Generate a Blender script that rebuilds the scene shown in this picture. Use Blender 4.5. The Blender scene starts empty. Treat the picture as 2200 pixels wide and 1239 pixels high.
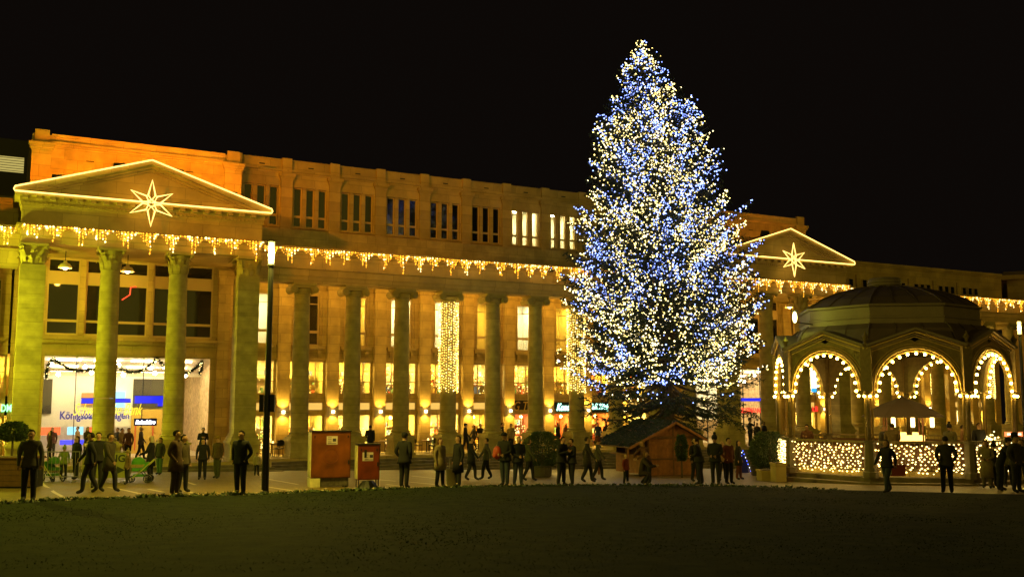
import bpy, bmesh, math, random
from mathutils import Vector, Matrix, noise
R = math.radians
rng = random.Random(7)
S = bpy.context.scene
C = S.collection

# ------------------------------------------------------------------ camera, world, light, exposure
PITCH = math.atan((860 - 619.5) / 2139.0)
CAMZ = 3.15                                   # height zero is the floor of the colonnade
cam_d = bpy.data.cameras.new('camera'); cam_d.sensor_width = 36; cam_d.lens = 35.0
cam_d.clip_start = 0.1; cam_d.clip_end = 2000
cam = bpy.data.objects.new('camera', cam_d); C.objects.link(cam)
cam.location = (0, 0, CAMZ); cam.rotation_euler = (math.pi / 2 + PITCH, 0, 0)
S.camera = cam

W = bpy.data.worlds.new('World'); S.world = W; W.use_nodes = True
wn = W.node_tree.nodes; wl = W.node_tree.links
bg = wn['Background']
sky = wn.new('ShaderNodeTexSky'); sky.sky_type = 'NISHITA'; sky.sun_disc = False
sky.sun_elevation = R(-7); sky.sun_rotation = R(200)
glow = wn.new('ShaderNodeRGB'); glow.outputs[0].default_value = (0.036, 0.025, 0.019, 1)   # city glow on the night sky
add = wn.new('ShaderNodeMixRGB'); add.blend_type = 'ADD'; add.inputs[0].default_value = 1
wl.new(sky.outputs[0], add.inputs[1]); wl.new(glow.outputs[0], add.inputs[2])
wl.new(add.outputs[0], bg.inputs[0]); bg.inputs[1].default_value = 0.08

sun_d = bpy.data.lights.new('sun', 'SUN'); sun_d.energy = 0.25; sun_d.angle = R(55); sun_d.color = (1.0, 0.72, 0.06)
sun = bpy.data.objects.new('sun', sun_d); C.objects.link(sun)
sun.rotation_euler = (R(80), 0, R(20))        # weak glow of the lit square behind the camera

vs = S.view_settings; vs.view_transform = 'Standard'; vs.look = 'None'; vs.exposure = 0.35; vs.gamma = 1.0; vs.use_curve_mapping = False
S.cycles.use_denoising = True
S.cycles.max_bounces = 5; S.cycles.diffuse_bounces = 3; S.cycles.glossy_bounces = 2; S.cycles.transparent_max_bounces = 12
S.cycles.sample_clamp_indirect = 2.0
S.cycles.use_light_tree = True

# ------------------------------------------------------------------ places: pixels of the photograph to points
F = 2139.0; CP, SP = math.cos(PITCH), math.sin(PITCH)
def ray(x, y):
    a, b = x - 1100.0, 619.5 - y
    return Vector((a, F * CP - b * SP, F * SP + b * CP))
BANG = R(28.05)                               # the long facade recedes to the right
BU = Vector((math.cos(BANG), math.sin(BANG), 0)); BV = Vector((-math.sin(BANG), math.cos(BANG), 0))
BO = Vector((-5.58, 60.0, 0))
def bw(s, d, z): return BO + BU * s + BV * d + Vector((0, 0, z))          # facade frame: along, deep, up
def fac(x, y, d):
    r = ray(x, y); c = Vector((0, 0, CAMZ)); t = (BO + BV * d - c).dot(BV) / r.dot(BV); p = c + r * t
    return ((p - BO).dot(BU), p.z)
def gz(X, Y):
    k = 0.40 - 0.006 * (X + 5)
    return k - 0.044 * (Y - 31) if Y > 31 else k + 0.035 * (31 - Y)
def gnd(x, y):
    r = ray(x, y); lo, hi = 0.001, 0.1
    for _ in range(60):
        m = (lo + hi) / 2; p = r * m
        if p.z + CAMZ > gz(p.x, p.y): lo = m
        else: hi = m
    p = r * lo; return Vector((p.x, p.y, gz(p.x, p.y)))
def at(x, y, Y):
    r = ray(x, y); p = r * (Y / r.y); return Vector((p.x, p.y, p.z + CAMZ))

# ------------------------------------------------------------------ materials
MATS = {}
def nm(name):
    m = bpy.data.materials.new(name); m.use_nodes = True
    return m, m.node_tree.nodes, m.node_tree.links, m.node_tree.nodes['Principled BSDF']
def mat(name, col, rough=0.8, metal=0.0, var=0.0, scale=6.0, bump=0.0, objvar=0.0, spec=0.4, detail=4.0):
    if name in MATS: return MATS[name]
    m, n, l, b = nm(name)
    b.inputs['Roughness'].default_value = rough; b.inputs['Metallic'].default_value = metal
    b.inputs['Specular IOR Level'].default_value = spec
    b.inputs['Base Color'].default_value = (*col, 1)
    if var or bump or objvar:
        tc = n.new('ShaderNodeTexCoord'); nz = n.new('ShaderNodeTexNoise'); nz.inputs['Scale'].default_value = scale
        nz.inputs['Detail'].default_value = detail; l.new(tc.outputs['Object'], nz.inputs['Vector'])
        mr = n.new('ShaderNodeMapRange'); mr.inputs[1].default_value = 0.3; mr.inputs[2].default_value = 0.7
        mr.inputs[3].default_value = 1 - var; mr.inputs[4].default_value = 1 + var; l.new(nz.outputs[0], mr.inputs[0])
        src = mr.outputs[0]
        if objvar:
            oi = n.new('ShaderNodeObjectInfo'); m2 = n.new('ShaderNodeMapRange')
            m2.inputs[3].default_value = 1 - objvar; m2.inputs[4].default_value = 1 + objvar; l.new(oi.outputs['Random'], m2.inputs[0])
            mu = n.new('ShaderNodeMath'); mu.operation = 'MULTIPLY'; l.new(src, mu.inputs[0]); l.new(m2.outputs[0], mu.inputs[1]); src = mu.outputs[0]
        vm = n.new('ShaderNodeVectorMath'); vm.operation = 'SCALE'; vm.inputs[0].default_value = col
        l.new(src, vm.inputs['Scale']); l.new(vm.outputs[0], b.inputs['Base Color'])
        if bump:
            bp = n.new('ShaderNodeBump'); bp.inputs['Strength'].default_value = bump; bp.inputs['Distance'].default_value = 0.02
            l.new(nz.outputs[0], bp.inputs['Height']); l.new(bp.outputs[0], b.inputs['Normal'])
    MATS[name] = m; return m
def masonry(m, bw_, bh, dark=0.62, soot=0.30):
    # fine ashlar joints and patchy weathering laid over a stone material
    n, l = m.node_tree.nodes, m.node_tree.links; b = n['Principled BSDF']; src = b.inputs['Base Color'].links[0].from_socket
    tc = n.new('ShaderNodeTexCoord'); sx = n.new('ShaderNodeSeparateXYZ'); l.new(tc.outputs['Object'], sx.inputs[0])
    cb = n.new('ShaderNodeCombineXYZ'); ad = n.new('ShaderNodeMath'); ad.operation = 'ADD'; l.new(sx.outputs[0], ad.inputs[0]); l.new(sx.outputs[1], ad.inputs[1]); l.new(ad.outputs[0], cb.inputs[0]); l.new(sx.outputs[2], cb.inputs[1])
    br = n.new('ShaderNodeTexBrick'); br.inputs['Scale'].default_value = 1.0; br.inputs['Brick Width'].default_value = bw_; br.inputs['Row Height'].default_value = bh; br.inputs['Mortar Size'].default_value = 0.012
    br.inputs['Color1'].default_value = (0.86, 0.86, 0.86, 1); br.inputs['Color2'].default_value = (1.1, 1.1, 1.1, 1); br.inputs['Mortar'].default_value = (dark, dark, dark, 1); l.new(cb.outputs[0], br.inputs[0])
    nz = n.new('ShaderNodeTexNoise'); nz.inputs['Scale'].default_value = 0.55; nz.inputs['Detail'].default_value = 7; nz.inputs['Roughness'].default_value = 0.65; l.new(tc.outputs['Object'], nz.inputs[0])
    mr = n.new('ShaderNodeMapRange'); mr.inputs[1].default_value = 0.32; mr.inputs[2].default_value = 0.68; mr.inputs[3].default_value = 1 - soot; mr.inputs[4].default_value = 1.12; l.new(nz.outputs[0], mr.inputs[0])
    a = n.new('ShaderNodeVectorMath'); a.operation = 'MULTIPLY'; l.new(src, a.inputs[0]); l.new(br.outputs[0], a.inputs[1])
    c = n.new('ShaderNodeVectorMath'); c.operation = 'SCALE'; l.new(a.outputs[0], c.inputs[0]); l.new(mr.outputs[0], c.inputs['Scale']); l.new(c.outputs[0], b.inputs['Base Color'])
def emit(name, col, st, sample='AUTO'):
    if name in MATS: return MATS[name]
    m, n, l, b = nm(name)
    b.inputs['Base Color'].default_value = (0.05, 0.05, 0.05, 1)
    b.inputs['Emission Color'].default_value = (*col, 1); b.inputs['Emission Strength'].default_value = st
    m.cycles.emission_sampling = sample
    MATS[name] = m; return m

STONE = mat('sandstone', (0.47, 0.345, 0.12), 0.9, var=0.16, scale=1.6, bump=0.25, objvar=0.10)
STONE2 = mat('sandstone_smooth', (0.50, 0.37, 0.135), 0.85, var=0.10, scale=0.8, bump=0.12, objvar=0.04)
DRUM = mat('sandstone_drum', (0.43, 0.355, 0.12), 0.9, var=0.14, scale=2.2, bump=0.25, objvar=0.10)
STEP = mat('dimmed_stone', (0.15, 0.12, 0.075), 0.8, var=0.25, scale=2.5, bump=0.3, objvar=0.1)  # stone darkened to stand in for the weak light on the steps
FRAME = mat('window_frame_paint', (0.50, 0.37, 0.17), 0.55)
masonry(STONE, 1.3, 0.55); masonry(STONE2, 1.7, 0.62); masonry(DRUM, 3.0, 0.41, 0.8, 0.22)
DARKF = mat('dark_metal_frame', (0.03, 0.03, 0.03), 0.45, 0.6)
BLACK = mat('black_lacquer', (0.012, 0.012, 0.012), 0.35)
IRON = mat('painted_iron', (0.20, 0.15, 0.065), 0.5, 0.2, var=0.2, scale=8)
MOULD = mat('bulb_gold_moulding', (0.48, 0.34, 0.12), 0.45, 0.1, var=0.12, scale=8)  # iron mouldings lightened to gold, bulb glow put into the colour
ROOF = mat('sheet_metal_roof', (0.115, 0.082, 0.085), 0.62, 0.15, var=0.2, scale=1.2)
BAND = mat('painted_zinc_band', (0.22, 0.175, 0.15), 0.6, 0.05, var=0.12, scale=1.5)
WOOD = mat('pine_boards', (0.24, 0.095, 0.028), 0.65, var=0.25, scale=5, objvar=0.14)
WOODD = mat('dark_timber', (0.12, 0.055, 0.02), 0.7, var=0.2, scale=6)
BARK = mat('spruce_bark', (0.085, 0.062, 0.04), 0.95, var=0.35, scale=9, bump=0.8)
NEEDLE = mat('spruce_needles', (0.020, 0.034, 0.013), 0.75, var=0.35, scale=1.3)
LEAF = mat('shrub_leaf', (0.055, 0.085, 0.025), 0.6, var=0.35, scale=3)
PETAL = mat('pale_petal', (0.55, 0.42, 0.30), 0.7)
PLASTER = mat('cream_plaster', (0.72, 0.62, 0.46), 0.9, var=0.05, scale=1)
WHITEW = mat('white_wall', (0.80, 0.77, 0.70), 0.9, var=0.04, scale=1)
INTF = mat('pale_floor_tiles', (0.5, 0.42, 0.3), 0.35)
DGLASS = mat('dark_window_glass', (0.010, 0.011, 0.012), 0.06, spec=0.7)
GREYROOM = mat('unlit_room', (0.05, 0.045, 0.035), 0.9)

def glassmat():
    m, n, l, b = nm('shop_glass')
    t = n.new('ShaderNodeBsdfTransparent'); g = n.new('ShaderNodeBsdfGlossy'); g.inputs['Roughness'].default_value = 0.02
    mx = n.new('ShaderNodeMixShader'); mx.inputs[0].default_value = 0.07
    t.inputs[0].default_value = (0.95, 0.96, 0.95, 1)
    l.new(t.outputs[0], mx.inputs[1]); l.new(g.outputs[0], mx.inputs[2]); l.new(mx.outputs[0], n['Material Output'].inputs[0])
    return m
GLASS = glassmat()

WARM = emit('warm_bulb', (1.0, 0.60, 0.10), 3.6)
WARM2 = emit('warm_white_bulb', (1.0, 0.74, 0.26), 4.6)
BLUEB = emit('cold_bulb', (0.22, 0.32, 1.0), 4.6)
ORANGEB = emit('amber_bulb', (1.0, 0.38, 0.02), 2.5)
ROPE = emit('rope_light', (1.0, 0.60, 0.13), 2.6)
GLOBE = emit('globe_bulb', (1.0, 0.62, 0.11), 48.0)
LAMPG = emit('lamp_glass', (1.0, 0.80, 0.22), 2.6)
TREEW = emit('tree_warm_bulb', (1.0, 0.74, 0.20), 4.4)
TREEW2 = emit('tree_white_bulb', (1.0, 0.82, 0.42), 5.0)
CEIL = emit('ceiling_light', (1.0, 0.84, 0.36), 60.0)
CEILY = emit('ceiling_light_warm', (1.0, 0.68, 0.13), 85.0)
SCON = emit('sconce_glow', (1.0, 0.80, 0.42), 9.0)

# ------------------------------------------------------------------ mesh building
class MB:
    def __init__(s): s.v = []; s.f = []; s.m = []
    def poly(s, pts, mi=0):
        k = len(s.v); s.v.extend([tuple(p) for p in pts]); s.f.append(tuple(range(k, k + len(pts)))); s.m.append(mi); return s
    def box(s, x0, x1, y0, y1, z0, z1, mi=0):
        k = len(s.v)
        s.v.extend([(x0,y0,z0),(x1,y0,z0),(x1,y1,z0),(x0,y1,z0),(x0,y0,z1),(x1,y0,z1),(x1,y1,z1),(x0,y1,z1)])
        for q in ((0,3,2,1),(4,5,6,7),(0,1,5,4),(1,2,6,5),(2,3,7,6),(3,0,4,7)): s.f.append(tuple(k + i for i in q)); s.m.append(mi)
        return s
    def cbox(s, c, size, mi=0, M=None):
        k = len(s.v); s.box(*(v for a in range(3) for v in (c[a] - size[a] / 2, c[a] + size[a] / 2)), mi)
        if M is not None:
            cc = Vector(c)
            for i in range(k, len(s.v)): s.v[i] = tuple(cc + M @ (Vector(s.v[i]) - cc))
        return s
    def bar(s, a, b, w, h=None, mi=0):
        a, b = Vector(a), Vector(b); d = b - a; L = d.length
        if L < 1e-6: return s
        q = d.to_track_quat('X', 'Z').to_matrix(); k = len(s.v); h = h or w
        s.box(0, L, -w / 2, w / 2, -h / 2, h / 2, mi)
        for i in range(k, len(s.v)): s.v[i] = tuple(a + q @ Vector(s.v[i]))
        return s
    def prism(s, pts, y0, y1, mi=0):                     # polygon in x,z pushed along y
        n = len(pts); k = len(s.v)
        s.v.extend([(p[0], y0, p[1]) for p in pts]); s.v.extend([(p[0], y1, p[1]) for p in pts])
        s.f.append(tuple(k + i for i in range(n))); s.f.append(tuple(k + n + i for i in reversed(range(n)))); s.m += [mi, mi]
        for i in range(n): s.f.append((k + i, k + n + i, k + n + (i + 1) % n, k + (i + 1) % n)); s.m.append(mi)
        return s
    def tube(s, pts, r, n=8, mi=0, closed=False, caps=True):
        pts = [Vector(p) for p in pts]; rs = r if isinstance(r, (list, tuple)) else [r] * len(pts)
        k = len(s.v); N = len(pts); up = None
        for i, p in enumerate(pts):
            if closed: d = pts[(i + 1) % N] - pts[i - 1]
            else: d = pts[min(i + 1, N - 1)] - pts[max(i - 1, 0)]
            d = d.normalized() if d.length > 1e-9 else Vector((0, 0, 1))
            if up is None: up = Vector((0, 0, 1)) if abs(d.z) < 0.9 else Vector((1, 0, 0))
            a = d.cross(up); a = a.normalized() if a.length > 1e-6 else d.orthogonal().normalized()
            b = d.cross(a); up = -b if False else a.cross(d)
            for j in range(n):
                t = 2 * math.pi * j / n; s.v.append(tuple(p + (a * math.cos(t) + b * math.sin(t)) * rs[i]))
        for i in range(N if closed else N - 1):
            i2 = (i + 1) % N
            for j in range(n):
                s.f.append((k + i * n + j, k + i * n + (j + 1) % n, k + i2 * n + (j + 1) % n, k + i2 * n + j)); s.m.append(mi)
        if caps and not closed:
            s.f.append(tuple(k + j for j in reversed(range(n)))); s.f.append(tuple(k + (N - 1) * n + j for j in range(n))); s.m += [mi, mi]
        return s
    def lathe(s, prof, n=20, cx=0, cy=0, mi=0, a0=0.0, cap=True, sx=1.0, sy=1.0):
        k = len(s.v); N = len(prof)
        for r, z in prof:
            for j in range(n):
                t = a0 + 2 * math.pi * j / n; s.v.append((cx + r * sx * math.cos(t), cy + r * sy * math.sin(t), z))
        for i in range(N - 1):
            for j in range(n):
                s.f.append((k + i * n + j, k + i * n + (j + 1) % n, k + (i + 1) * n + (j + 1) % n, k + (i + 1) * n + j)); s.m.append(mi)
        if cap:
            e = len(s.v); s.v.extend(s.v[k:k + n]); s.v.extend(s.v[k + (N - 1) * n:k + N * n])
            s.f.append(tuple(e + j for j in reversed(range(n)))); s.f.append(tuple(e + n + j for j in range(n))); s.m += [mi, mi]
        return s
    def octa(s, p, r, mi=0, sz=1.0):
        k = len(s.v); x, y, z = p
        s.v.extend([(x+r,y,z),(x-r,y,z),(x,y+r,z),(x,y-r,z),(x,y,z+r*sz),(x,y,z-r*sz)])
        for q in ((0,2,4),(2,1,4),(1,3,4),(3,0,4),(2,0,5),(1,2,5),(3,1,5),(0,3,5)): s.f.append(tuple(k+i for i in q)); s.m.append(mi)
        return s
    def ball(s, p, r, n=10, m=6, mi=0, sx=1, sy=1, sz=1):
        k = len(s.v); x, y, z = p
        s.v.append((x, y, z - r * sz))
        for i in range(1, m):
            a = -math.pi / 2 + math.pi * i / m
            for j in range(n):
                t = 2 * math.pi * j / n; s.v.append((x + r*sx*math.cos(a)*math.cos(t), y + r*sy*math.cos(a)*math.sin(t), z + r*sz*math.sin(a)))
        s.v.append((x, y, z + r * sz)); e = len(s.v) - 1
        for j in range(n):
            s.f.append((k, k+1+(j+1)%n, k+1+j)); s.f.append((e, e-n+j, e-n+(j+1)%n)); s.m += [mi, mi]
        for i in range(m - 2):
            for j in range(n):
                a = k + 1 + i * n; s.f.append((a+j, a+(j+1)%n, a+n+(j+1)%n, a+n+j)); s.m.append(mi)
        return s
    def add(s, o, M=None, mi=None):
        k = len(s.v)
        s.v.extend([tuple(M @ Vector(v)) for v in o.v] if M is not None else o.v)
        s.f.extend([tuple(k + i for i in f) for f in o.f]); s.m.extend(o.m if mi is None else [mi] * len(o.m))
        return s
    def mesh(s, name, mats, smooth=False):
        me = bpy.data.meshes.new(name); me.from_pydata(s.v, [], s.f)
        for m in (mats if isinstance(mats, (list, tuple)) else [mats]): me.materials.append(m)
        me.polygons.foreach_set('material_index', s.m)
        if smooth: me.polygons.foreach_set('use_smooth', [True] * len(s.f))
        me.update(); return me
    def build(s, name, mats, parent=None, loc=(0,0,0), rz=0.0, smooth=False):
        return obj(name, s.mesh(name, mats, smooth), parent, loc, rz)
def obj(name, me, parent=None, loc=(0,0,0), rz=0.0):
    o = bpy.data.objects.new(name, me); C.objects.link(o); o.location = loc; o.rotation_euler = (0, 0, rz)
    if parent: o.parent = parent
    return o
def tag(o, label=None, cat=None, group=None, kind=None):
    if label: o['label'] = label
    if cat: o['category'] = cat
    if group: o['group'] = group
    if kind: o['kind'] = kind
    return o
def thing(name, label, cat, loc=(0,0,0), rz=0.0, group=None):
    return tag(obj(name, None, None, loc, rz), label, cat, group)
def copy_tree(o, parent=None):
    c = o.copy(); C.objects.link(c); c.parent = parent
    for ch in o.children: copy_tree(ch, c)
    return c
def on_facade(mb, name, mats, s, d, z, smooth=False):               # a top-level thing fixed to the facade
    return mb.build(name, mats, None, bw(s, d, z), BANG, smooth)
def text_mesh(body, size, ext, m, shear=0.0, bold=0.0, align='LEFT', spacing=1.0):
    cu = bpy.data.curves.new('lettering', 'FONT'); cu.body = body; cu.size = size; cu.extrude = ext; cu.shear = shear
    cu.offset = bold; cu.align_x = align; cu.resolution_u = 3; cu.space_character = spacing
    o = bpy.data.objects.new('lettering', cu); C.objects.link(o)
    dg = bpy.context.evaluated_depsgraph_get(); me = bpy.data.meshes.new_from_object(o.evaluated_get(dg))
    me.transform(Matrix.Rotation(math.pi / 2, 4, 'X')); me.materials.clear(); me.materials.append(m)
    bpy.data.objects.remove(o); bpy.data.curves.remove(cu)
    me.name = 'lettering'; return me
def spot(parent, loc, rot, energy, col, size, blend=0.6, rad=0.06):
    l = bpy.data.lights.new('lamp_beam', 'SPOT'); l.energy = energy; l.color = col; l.spot_size = size; l.spot_blend = blend; l.shadow_soft_size = rad
    o = bpy.data.objects.new('lamp_beam', l); C.objects.link(o); o.parent = parent; o.location = loc; o.rotation_euler = rot; return o
def point(parent, loc, energy, col, rad=0.1):
    l = bpy.data.lights.new('lamp_light', 'POINT'); l.energy = energy; l.color = col; l.shadow_soft_size = rad
    o = bpy.data.objects.new('lamp_light', l); C.objects.link(o); o.parent = parent; o.location = loc; return o

# ------------------------------------------------------------------ setting: ground, plaza, lawn
def ground():
    mb = MB(); xs = [-160,-90,-60,-45] + [-36 + 3*i for i in range(30)] + [60, 80, 110, 160, 240]
    ys = [-120,-60,-30,-12,0,8,14,19,23,27,29,31,33,35,38,41,44,47,50,53,56,59,62,66,70,76,84,95,110,140,200]
    for y in ys:
        for x in xs: mb.v.append((x, y, gz(x, min(max(y, -30), 90))))
    n = len(xs)
    for j in range(len(ys) - 1):
        for i in range(n - 1): mb.f.append((j*n+i, j*n+i+1, (j+1)*n+i+1, (j+1)*n+i)); mb.m.append(0)
    m, nn, l, b = nm('plaza_paving'); b.inputs['Roughness'].default_value = 0.42
    tc = nn.new('ShaderNodeTexCoord'); mp = nn.new('ShaderNodeMapping'); mp.inputs['Rotation'].default_value = (0, 0, BANG)
    br = nn.new('ShaderNodeTexBrick'); br.inputs['Scale'].default_value = 1.6; br.inputs['Mortar Size'].default_value = 0.012
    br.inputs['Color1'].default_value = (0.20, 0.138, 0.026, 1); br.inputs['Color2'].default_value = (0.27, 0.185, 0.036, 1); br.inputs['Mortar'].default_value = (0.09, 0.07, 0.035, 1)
    nz = nn.new('ShaderNodeTexNoise'); nz.inputs['Scale'].default_value = 0.6; nz.inputs['Detail'].default_value = 6
    mu = nn.new('ShaderNodeMixRGB'); mu.blend_type = 'MULTIPLY'; mu.inputs[0].default_value = 0.6
    l.new(tc.outputs['Object'], mp.inputs[0]); l.new(mp.outputs[0], br.inputs[0]); l.new(tc.outputs['Object'], nz.inputs[0])
    l.new(br.outputs[0], mu.inputs[1]); l.new(nz.outputs[0], mu.inputs[2]); l.new(mu.outputs[0], b.inputs['Base Color'])
    mr = nn.new('ShaderNodeMapRange'); mr.inputs[3].default_value = 0.35; mr.inputs[4].default_value = 0.62; l.new(nz.outputs[0], mr.inputs[0]); l.new(mr.outputs[0], b.inputs['Roughness'])
    bp = nn.new('ShaderNodeBump'); bp.inputs['Strength'].default_value = 0.5; bp.inputs['Distance'].default_value = 0.01; l.new(br.outputs['Fac'], bp.inputs['Height']); bp.invert = True
    l.new(bp.outputs[0], b.inputs['Normal'])
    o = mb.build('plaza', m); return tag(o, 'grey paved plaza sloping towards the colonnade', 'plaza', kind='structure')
PLAZA = ground()

EDGE_PX = [(0,1086),(110,1079),(200,1074),(380,1069),(550,1064),(720,1058),(870,1052),(1000,1048.5),(1100,1046),(1300,1044),(1450,1045),(1600,1047),(1700,1050),(1800,1054),(2000,1059),(2200,1064)]
EDGE = [Vector((-30, 6, 0)), Vector((-22, 13, 0)), Vector((-16, 19.5, 0))] + [gnd(*p) for p in EDGE_PX] + [Vector((19, 29.2, 0)), Vector((26, 25.5, 0)), Vector((36, 19, 0))]
EDGE = [Vector((p.x, p.y, 0)) for p in EDGE]
def edge_y(x):
    for a, b in zip(EDGE, EDGE[1:]):
        if a.x <= x <= b.x: return a.y + (b.y - a.y) * (x - a.x) / max(1e-6, b.x - a.x)
    return 6
def lawn():
    mb = MB(); cols = [-30 + 0.6 * i for i in range(111)]; rows = 26
    for x in cols:
        e = edge_y(x)
        for j in range(rows + 1):
            y = -16 + (e + 16) * j / rows
            mb.v.append((x, y, gz(x, y) + 0.03 + 0.025 * noise.noise(Vector((x * 0.35, y * 0.35, 3)))))
    for i in range(len(cols) - 1):
        for j in range(rows):
            a = i * (rows + 1) + j; mb.f.append((a, a + rows + 1, a + rows + 2, a + 1)); mb.m.append(0)
    m, n, l, b = nm('lawn_soil'); b.inputs['Roughness'].default_value = 1.0; b.inputs['Specular IOR Level'].default_value = 0.1
    tc = n.new('ShaderNodeTexCoord'); nz = n.new('ShaderNodeTexNoise'); nz.inputs['Scale'].default_value = 2.5; nz.inputs['Detail'].default_value = 8
    l.new(tc.outputs['Object'], nz.inputs[0]); cr = n.new('ShaderNodeValToRGB'); l.new(nz.outputs[0], cr.inputs[0])
    cr.color_ramp.elements[0].color = (0.007, 0.012, 0.003, 1); cr.color_ramp.elements[0].position = 0.35
    cr.color_ramp.elements[1].color = (0.020, 0.027, 0.006, 1); cr.color_ramp.elements[1].position = 0.7
    l.new(cr.outputs[0], b.inputs['Base Color'])
    o = mb.build('lawn', m, smooth=True); tag(o, 'dark mown lawn in front of the plaza', 'lawn', kind='structure')
    g = MB(); r = random.Random(3)
    for _ in range(60000):
        x = r.uniform(-13, 14); y = r.uniform(12.5, 36)
        if r.random() > (17.0 / y) ** 1.5 or abs(x) > y * 0.56 or y > edge_y(x) - 0.02: continue
        z = gz(x, y) + 0.02; h = r.uniform(0.012, 0.032); a = r.uniform(0, 6.28); w = 0.006 + 0.0004 * y
        dx, dy = math.cos(a) * w, math.sin(a) * w; lx, ly = r.gauss(0, 0.03), r.gauss(0, 0.03)
        g.poly([(x - dx, y - dy, z), (x + dx, y + dy, z), (x + lx, y + ly, z + h)])
    gm = mat('grass_blade', (0.020, 0.029, 0.006), 0.9, var=0.5, scale=0.9, spec=0.2)
    o = g.build('grass', gm); tag(o, 'short dark grass blades growing on the lawn', 'grass', kind='stuff')
lawn()

def flower_bed():
    mb = MB(); r = random.Random(5); n = 0
    pts = [p for p in EDGE if -13.5 < p.x < 11.2]; total = []
    for a, b in zip(pts, pts[1:]):
        d = b - a; L = d.length; nv = Vector((-d.y, d.x, 0)).normalized()
        for _ in range(int(L * 60)):
            p = a + d * r.random() + nv * r.uniform(-0.05, 0.55)
            if p.x > 8.6 and r.random() < 0.6: continue
            z = gz(p.x, p.y); h = r.uniform(0.03, 0.12) * (1.0 + 0.5 * noise.noise(p * 0.9))
            for q in range(3):
                t = r.uniform(0, 6.28); w = r.uniform(0.03, 0.07); tip = Vector((p.x + math.cos(t) * w * 1.6, p.y + math.sin(t) * w * 1.6, z + h * r.uniform(0.6, 1.1)))
                mb.poly([(p.x, p.y, z), (p.x + math.cos(t + 0.7) * w, p.y + math.sin(t + 0.7) * w, z + h * 0.5), tip, (p.x + math.cos(t - 0.7) * w, p.y + math.sin(t - 0.7) * w, z + h * 0.55)], 0)
            if r.random() < 0.07: mb.octa((p.x, p.y, z + h + 0.02), r.uniform(0.03, 0.05), 1, 0.5)
    o = mb.build('flower_bed', [LEAF, PETAL]); tag(o, 'low flower bed of leafy plants and pale blossoms along the lawn edge', 'flowers', kind='stuff')
flower_bed()

LINE = mat('pale_paving_stone', (0.62, 0.52, 0.36), 0.5)
def paving_lines():
    for px in ([(80,1030),(95,1042),(118,1058),(152,1076)], [(232,1046),(270,1053),(318,1064)], [(385,1030),(420,1041)], [(318,1050),(352,1057)],
               [(560,1043),(604,1050)], [(560,1026),(640,1040)], [(585,1047),(645,1056)], [(815,1030),(850,1033)], [(830,1040),(905,1049)], [(885,1022),(945,1028)],
               [(1000,1025),(1050,1029)], [(395,1054),(424,1060)], [(880,1035),(935,1040)]):
        P = [gnd(*q) for q in px]; mb = MB(); k = 0.055
        for a, b in zip(P, P[1:]):
            d = (b - a); nv = Vector((-d.y, d.x, 0)).normalized() * k
            a2, b2 = a - d.normalized() * 0.01, b + d.normalized() * 0.01
            mb.poly([a2 - nv + Vector((0,0,.006)), b2 - nv + Vector((0,0,.006)), b2 + nv + Vector((0,0,.006)), a2 + nv + Vector((0,0,.006))])
        mb.build('paving_band', LINE, PLAZA)
paving_lines()
# ------------------------------------------------------------------ the colonnaded building
BLD = thing('colonnaded_building', 'long sandstone building with columns, two pediments and lit arcade', 'building', BO, BANG)
P = 3.055; S0 = -7.26
COLS = [S0 + P * k for k in range(10)]
LP, RP = -16.02, 27.75                               # middles of the two porticos
RW = [RP + 5.24 + 3.45 + P * k for k in range(8)]    # columns of the far wing
LW = [LP - 5.24 - 3.45 - P * k for k in range(2)]
def part(mb, name, mats, loc=(0,0,0), smooth=False, parent=None): return mb.build(name, mats, parent or BLD, loc, 0, smooth)
def inst(name, me, loc, parent=None): return obj(name, me, parent or BLD, loc)

# columns -----------------------------------------------------------
def drum_meshes(r0, r1, z0, z1, n, seg=24):
    out = []
    for i in range(n):
        a, b = i / n, (i + 1) / n; za, zb = z0 + (z1 - z0) * a, z0 + (z1 - z0) * b
        ra = r0 + (r1 - r0) * a ** 1.5; rb = r0 + (r1 - r0) * b ** 1.5
        mb = MB(); mb.lathe([(ra, za + .004), (rb, zb - .004)], seg)
        me = mb.mesh('drum', DRUM, True); flat_shade_caps(me); out.append(me)
    return out
def flat_shade_caps(me):
    for p in me.polygons:
        if len(p.vertices) > 4: p.use_smooth = False
def ionic():
    mb = MB(); mb.lathe([(.43, 9.13), (.47, 9.17), (.47, 9.22), (.44, 9.25), (.52, 9.38), (.55, 9.46)], 24)
    for sg in (-1, 1):                                # scrolls
        k = len(mb.v)
        sc = MB(); sc.lathe([(.10, -.56), (.20, -.55), (.235, -.50), (.20, -.2), (.17, 0), (.20, .2), (.235, .50), (.20, .55), (.10, .56)], 16)
        mb.add(sc, Matrix.Translation((sg * .60, 0, 9.42)) @ Matrix.Rotation(math.pi / 2, 4, 'X'))
        sp = MB(); pts = [(math.cos(t) * (.19 - .022 * t), -.57, math.sin(t) * (.19 - .022 * t)) for t in [0.5 * i for i in range(13)]]
        sp.tube([(sg * p[0], p[1], p[2]) for p in pts], .022, 5); mb.add(sp, Matrix.Translation((sg * .60, 0, 9.42)))
    mb.box(-.60, .60, -.52, .52, 9.50, 9.63); mb.box(-.66, .66, -.60, .60, 9.63, 9.775)
    return mb.mesh('capital', DRUM)
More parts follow.
